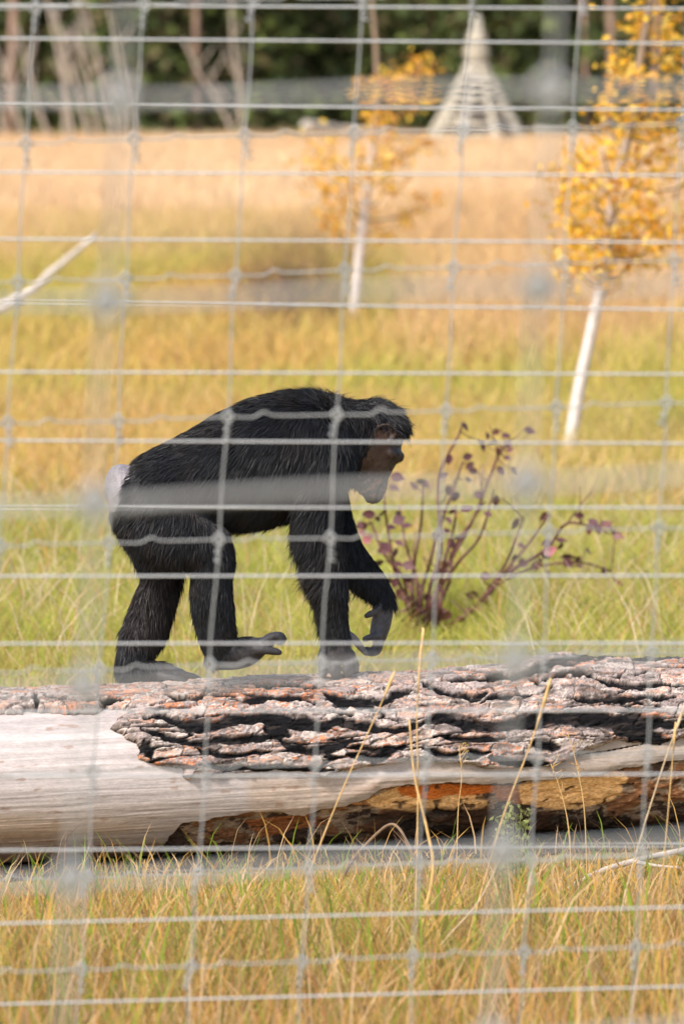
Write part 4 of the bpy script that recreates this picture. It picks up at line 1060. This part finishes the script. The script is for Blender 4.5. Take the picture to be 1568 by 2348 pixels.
# ------------------------------------------------------------------ red-stemmed shrub
def shrub():
    d0 = ground_d(1452)
    root = empty('dogwood_shrub', W(982, 1452, d0), 'straggling red stemmed shrub with maroon leaves beside the ape', 'shrub')
    stems = [[(950, 1450), (930, 1380), (905, 1300), (885, 1190), (880, 1120)], [(975, 1450), (965, 1370), (985, 1290), (1010, 1200), (1040, 1120), (1060, 1060)], [(985, 1455), (1000, 1400), (1030, 1330), (1040, 1260), (1085, 1190), (1110, 1150)],
             [(1000, 1450), (1060, 1415), (1110, 1370), (1150, 1320), (1200, 1260), (1260, 1180)], [(1000, 1446), (1050, 1424), (1100, 1394), (1145, 1338), (1230, 1300), (1330, 1290), (1400, 1310)], [(960, 1445), (955, 1330), (930, 1250), (915, 1160)],
             [(970, 1448), (985, 1350), (1010, 1260), (1005, 1100), (1050, 1000), (1060, 970)], [(1150, 1320), (1250, 1260), (1300, 1200), (1380, 1215)], [(945, 1448), (905, 1400), (900, 1360)], [(990, 1450), (1005, 1340), (1080, 1200), (1140, 1050), (1170, 1010)],
             [(960, 1450), (940, 1350), (880, 1270), (850, 1200), (835, 1215)], [(965, 1450), (940, 1400), (925, 1330), (890, 1270)], [(992, 1452), (1010, 1390), (1015, 1300), (1040, 1210), (1045, 1160)], [(955, 1450), (945, 1370), (950, 1290), (965, 1200), (970, 1110)], [(1005, 1450), (1080, 1400), (1125, 1345), (1165, 1280), (1200, 1190)], [(968, 1452), (955, 1395), (915, 1340), (900, 1300)], [(980, 1452), (990, 1380), (1050, 1290), (1100, 1230), (1130, 1130)]]
    tips = []
    for k, s in enumerate(stems):
        c = catmull(np.array(s, float), 5); n = len(c)
        dd = d0 + np.linspace(0, 1, n) * random.uniform(-.35, .5) + .03 * np.sin(np.arange(n))
        part_tube('stem', W(c[:, 0], c[:, 1], dd), np.linspace(5.0, 2.2, n) / (FPX / d0), M_REDSTEM, root, 6)
        tips += [(x, y, z) for (x, y), z in zip(c, dd)]
    tips = np.array(tips)
    lv = [(1057, 968), (1115, 990), (1145, 985), (1200, 985), (1110, 1020), (1140, 1025), (1160, 1035), (1085, 1060), (1060, 1050), (1170, 1075), (1030, 1040), (975, 1100), (960, 1120), (895, 1090), (1095, 1085), (1065, 1100), (1130, 1120), (1140, 1070), (1045, 1165), (1020, 1185), (1085, 1130), (1110, 1175), (1255, 1175),
          (860, 1185), (880, 1170), (905, 1175), (840, 1200), (822, 1225), (832, 1243), (870, 1245), (890, 1260), (905, 1240), (880, 1285), (905, 1290), (1170, 1285), (1180, 1270), (1200, 1280), (1230, 1280), (1215, 1300), (1250, 1310), (1190, 1300), (1290, 1245), (1310, 1270), (1330, 1275), (1340, 1260), (1320, 1300),
          (1380, 1210), (1350, 1190), (1400, 1215), (1380, 1300), (1410, 1335), (1100, 1320), (1160, 1350), (1000, 1310), (985, 1360), (915, 1400), (910, 1350), (1155, 1048), (1100, 1010), (865, 1260), (900, 1200), (1240, 1265), (1300, 1290)]
    mats = [mat_plain('maroon_leaf', (.10, .035, .042), .55, 0, 30, .3), mat_plain('purple_leaf', (.15, .07, .075), .55, 0, 30, .3), mat_plain('rose_leaf', (.36, .11, .12), .5, 0, 30, .25), mat_plain('brown_red_leaf', (.16, .065, .05), .55, 0, 30, .3)]
    # one leaf, folded along its midrib and pointed at both ends
    t = np.linspace(0, 1, 6); w = .36 * np.sin(np.pi * t ** .8)
    mid = np.column_stack([t, 0 * t, -.12 * t * t]); l = np.column_stack([t, w, .10 * w - .12 * t * t + .05]); r = np.column_stack([t, -w, .10 * w - .12 * t * t + .05])
    V = np.vstack([mid, l, r]); i = np.arange(5)
    F = np.vstack([np.stack([i, i + 1, i + 7, i + 6], -1), np.stack([i + 1, i, i + 12, i + 13], -1)])
    mes = []
    for m in mats:
        me = new_mesh('leaf', V, [F]); me.materials.append(m); mes.append(me)
    for q in range(60):
        j = random.randrange(len(tips)); lv.append((tips[j, 0] + random.uniform(-26, 26), min(tips[j, 1] + random.uniform(-30, 14), 1400)))
    for q in range(26):
        j = random.randrange(len(tips)); a = W(*tips[j]); e = a + np.array([random.uniform(-.09, .09), random.uniform(-.05, .05), random.uniform(.03, .17)])
        part_tube('twig', np.array([a, (a + e) / 2 + [random.uniform(-.01, .01), 0, 0], e]), [.003, .0024, .0016], M_REDSTEM, root, 5)
    for k, (x, y) in enumerate(lv):
        j = np.argmin(np.hypot(tips[:, 0] - x, tips[:, 1] - y))
        p = W(x, y, tips[j, 2] + random.uniform(-.04, .04))
        o = bpy.data.objects.new('leaf', mes[2] if k in (27, 28) or random.random() < .04 else random.choice([mes[0], mes[0], mes[1], mes[3]])); COL.objects.link(o); o.parent = root
        o.location = p - np.array(root.location)
        s = random.uniform(.028, .054); o.scale = (s, s, s)
        o.rotation_euler = (random.uniform(.5, 1.5), random.uniform(-.6, .6) , random.uniform(-.6, .6)); o.rotation_mode = 'XZY' if k % 2 else 'XYZ'; o.rotation_euler[1] += random.choice([0, 0, 3.1, 1.2, 2.2, .6])
        if np.hypot(tips[j, 0] - x, tips[j, 1] - y) > 10:
            a = W(tips[j, 0], tips[j, 1], tips[j, 2]); part_tube('twig', np.array([a, (a + p) / 2 + [0, 0, -.006], p]), [.0025, .0018, .001], M_REDSTEM, root, 5)
shrub()

# ------------------------------------------------------------------ stalks, twigs and dead wood
def stalk(pts, d, r, label, mat, head=0, group=None, leaf=None):
    c = catmull(np.array(pts, float), 6); n = len(c)
    P = W(c[:, 0], c[:, 1], d)
    P = P[P[:, 2] > -.02]
    end = P[-1].copy(); end[2] = -.03; P = np.vstack([P, end])
    n = len(P)
    r = r * .75; head = head * .8
    root = empty('grass_stalk', (end[0], end[1], 0), label, 'grass stalk', group)
    part_tube('stem', P, np.linspace(r * .6, r, n), mat, root, 6)
    if head:
        k = max(3, n // 5); hp = P[:k]
        t = np.linspace(0, 1, k)
        part_tube('seed_head', hp + [0, -.002, 0], r * .7 + head * np.sin(np.pi * np.clip(t * .85 + .12, 0, 1)), mat, root, 8, rough=.5)
    if leaf:
        l = catmull(np.array(leaf, float), 5); m = len(l)
        part_tube('blade', W(l[:, 0], l[:, 1], d - .01), np.column_stack([np.linspace(.002, .0045, m), np.full(m, .0006)]), mat, root, 6)
stalk([(905, 1540), (862, 1640), (790, 1800), (715, 1985), (640, 2200), (610, 2290)], 12.7, .0028, 'tall golden dry grass stalk slanting across the middle of the log', M_STALK, .0035)
stalk([(970, 1440), (956, 1620), (958, 1800), (955, 1980), (950, 2160), (948, 2280)], 12.7, .0030, 'upright golden dry grass stalk crossing the log, with a side blade', M_STALK, .0030, leaf=[(938, 1650), (950, 1780), (978, 1900), (992, 2000), (960, 2150)])
stalk([(1263, 1555), (1218, 1700), (1150, 1880), (1110, 2020), (1060, 2200), (1040, 2290)], 12.6, .0036, 'thick tan dry stalk leaning before the orange rotten wood', M_STALK, .0030)
stalk([(1575, 1600), (1525, 1740), (1480, 1880), (1440, 2020), (1400, 2200), (1385, 2290)], 12.7, .0030, 'slanting pale dry stalk before the dark far end of the log', M_PALESTALK, .0025)
stalk([(1548, 1655), (1536, 1800), (1522, 1960), (1505, 2150), (1498, 2290)], 12.7, .0026, 'upright orange dry stalk before the dark far end of the log', M_STALK, .0020)
stalk([(1155, 1950), (1095, 2070), (1010, 2170), (960, 2290)], 12.3, .0034, 'short bent pale stalk in the grass below the thick tan stalk', M_PALESTALK)
stalk([(1285, 2020), (1270, 2120), (1225, 2220), (1200, 2330)], 12.3, .0034, 'short golden stalk in the grass before the log', M_STALK)

def stick(name, pts, d0, d1, r0, r1, mat, label, cat, side=()):
    c = catmull(np.array(pts, float), 6); n = len(c)
    P = W(c[:, 0], c[:, 1], np.linspace(d0, d1, n))
    root = empty(name, (P[0][0], P[0][1], 0), label, cat)
    part_tube('stem', P, np.linspace(r0, r1, n), mat, root, 8, rough=.25)
    for s in side:
        c2 = catmull(np.array(s, float), 4); m = len(c2); k = np.argmin(np.hypot(c[:, 0] - s[0][0], c[:, 1] - s[0][1]))
        dd = np.linspace(d0, d1, n)[k]
        part_tube('side_twig', W(c2[:, 0], c2[:, 1], dd), np.linspace(r1 * .8, r1 * .4, m), mat, root, 6)
    return root
stick('twig', [(770, 2060), (800, 1985), (850, 1925), (896, 1890), (925, 1915), (950, 1975), (955, 2060)], 13.9, 13.75, .0045, .003, M_TWIG, 'arched brown twig in the grass against the foot of the log', 'twig')
stick('dead_branch', [(1290, 2045), (1360, 2005), (1450, 1975), (1568, 1948), (1700, 1915)], 14.0, 14.35, .007, .008, M_PALEDEAD, 'pale thin stick lying in the grass before the dark end of the log', 'branch', [[(1450, 1975), (1500, 1985), (1560, 1990)]])
stick('dead_branch', [(-190, 800), (-60, 735), (60, 675), (140, 605), (222, 540)], ground_d(800), ground_d(800) + .6, .045, .02, M_PALEDEAD, 'bleached dead branch sticking up out of the far meadow', 'branch')
stick('dead_branch', [(-120, 1216), (20, 1203), (110, 1194), (180, 1188), (250, 1188)], ground_d(1216), ground_d(1216) + .1, .022, .015, M_DEAD, 'grey brown stick lying in the grass behind the ape', 'branch')
dfl = ground_d(318)
stick('far_trunk', [(700, 288), (740, 292), (800, 300), (960, 312)], dfl, dfl + 2, .12, .10, M_PALEDEAD, 'pale fallen trunk lying at the edge of the wood beside the hut', 'fallen trunk')
stick('far_trunk', [(360, 316), (480, 318), (620, 322), (720, 318)], dfl, dfl + 1.5, .10, .10, M_POLE_GREY, 'grey fallen trunk lying across the front of the wood', 'fallen trunk')
stick('far_trunk', [(1230, 300), (1330, 310), (1460, 318), (1620, 322)], dfl, dfl + 2, .10, .08, M_POLE_GREY, 'grey fallen trunk lying beyond the hut behind the yellow birch', 'fallen trunk')

def dead_saplings():
    sets = [(268, 348, 186, -30), (215, 350, 120, 20), (175, 352, 95, -60), (120, 350, 40, 60), (238, 352, 175, 80), (300, 350, 262, 200), (70, 352, -15, 90), (150, 350, 150, 60), (555, 345, 530, -40), (552, 345, 420, 90), (330, 352, 250, 20), (20, 350, -30, 140)]
    for k, (x0, y0, x1, y1) in enumerate(sets):
        d = ground_d(y0) + random.uniform(-2, 2)
        y0 = HORIZON + CAM_H * FPX / d + 2
        c = catmull(np.array([(x0, y0), ((x0 * 2 + x1) / 3 + random.uniform(-6, 6), (y0 * 2 + y1) / 3), ((x0 + 2 * x1) / 3 + random.uniform(-8, 8), (y0 + 2 * y1) / 3), (x1, y1)], float), 4)
        P = W(c[:, 0], c[:, 1], d); P[0, 2] = -.05
        two = x0 > 500
        r = empty('bare_sapling', (P[0][0], P[0][1], 0), 'pale leafless sapling in the dry grass, apart from the clump' if two else 'pale leafless sapling in a clump at the edge of the dry meadow', 'sapling',
                  'two leafless saplings standing apart' if two else 'clump of leafless saplings')
        part_tube('trunk', P, np.linspace(.05, .022, len(P)), M_DEAD, r, 6)
        for q in range(5):
            j = random.randint(3, len(P) - 3); e = P[j] + np.array([random.uniform(-.45, .45), random.uniform(-.2, .2), random.uniform(.35, .8)])
            part_tube('branch', np.array([P[j], (P[j] + e) / 2 + [0, 0, -.05], e]), [.024, .018, .01], M_DEAD, r, 5)
dead_saplings()

def weeds():
    # leafy green weed at the foot of the log
    d = 13.95; b = W(1172, 1960, d); b[2] = 0
    r = empty('green_weed', b, 'small grey green leafy weed growing at the foot of the log', 'weed')
    for k in range(5):
        x0 = 1165 + k * 5; e = (1140 + k * 18, 1850 + abs(k - 2) * 14)
        c = catmull(np.array([(x0, 2030), ((x0 + e[0]) / 2, 1930), e], float), 4); P = W(c[:, 0], c[:, 1], d); P[0, 2] = min(P[0, 2], 0)
        part_tube('stem', P, np.linspace(.002, .001, len(P)), M_WEED, r, 5)
        n = 46; idx = rng.integers(2, len(P), n)
        C = P[idx] + rng.normal(0, .012, (n, 3))
        V, T, Cv = leaf_quads(C, rng.uniform(.008, .02, n), np.tile(lin((148, 156, 92)), (n, 1)) * (.7 + .5 * rng.random((n, 1))))
        part('leaves', V, [T], M_LEAF, r, False, Cv)['kind'] = 'stuff'
    for (pts, dd, lab, colr) in (([(1052, 1710), (1058, 1780), (1050, 1860), (1046, 2000)], 13.95, 'thin budding weed stem before the orange patch of the log', (176, 150, 70)),
                                 ([(1300, 1680), (1318, 1740), (1338, 1850), (1345, 2010)], 13.95, 'wiry dry weed with tiny twigs before the yellow rotten wood', (190, 140, 80)),
                                 ([(1262, 1752), (1280, 1800), (1300, 1880), (1310, 2010)], 13.95, 'bent wiry weed stem beside the dry weed before the yellow wood', (190, 150, 90))):
        c = catmull(np.array(pts, float), 6); P = W(c[:, 0], c[:, 1], dd); P[-1, 2] = min(P[-1, 2], -.01)
        r = empty('thin_weed', (P[-1][0], P[-1][1], 0), lab, 'weed')
        part_tube('stem', P, np.linspace(.0009, .0016, len(P)), M_STALK, r, 5)
        cen = []
        for q in range(10):
            j = random.randint(0, len(P) // 2); e = P[j] + np.array([random.uniform(-.025, .025), random.uniform(-.01, .01), random.uniform(.004, .03)])
            part_tube('side_twig', np.array([P[j], e]), [.0009, .0006], M_STALK, r, 4); cen += [e, e + rng.normal(0, .004, 3)]
        cen = np.array(cen); V, T, Cv = leaf_quads(cen, np.full(len(cen), .007), np.tile(lin(colr), (len(cen), 1)))
        part('buds', V, [T], M_LEAF, r, False, Cv)['kind'] = 'stuff'
M_WEED = mat_plain('weed_stem', (.24, .25, .10), .7, 0, 60, .2)
weeds()
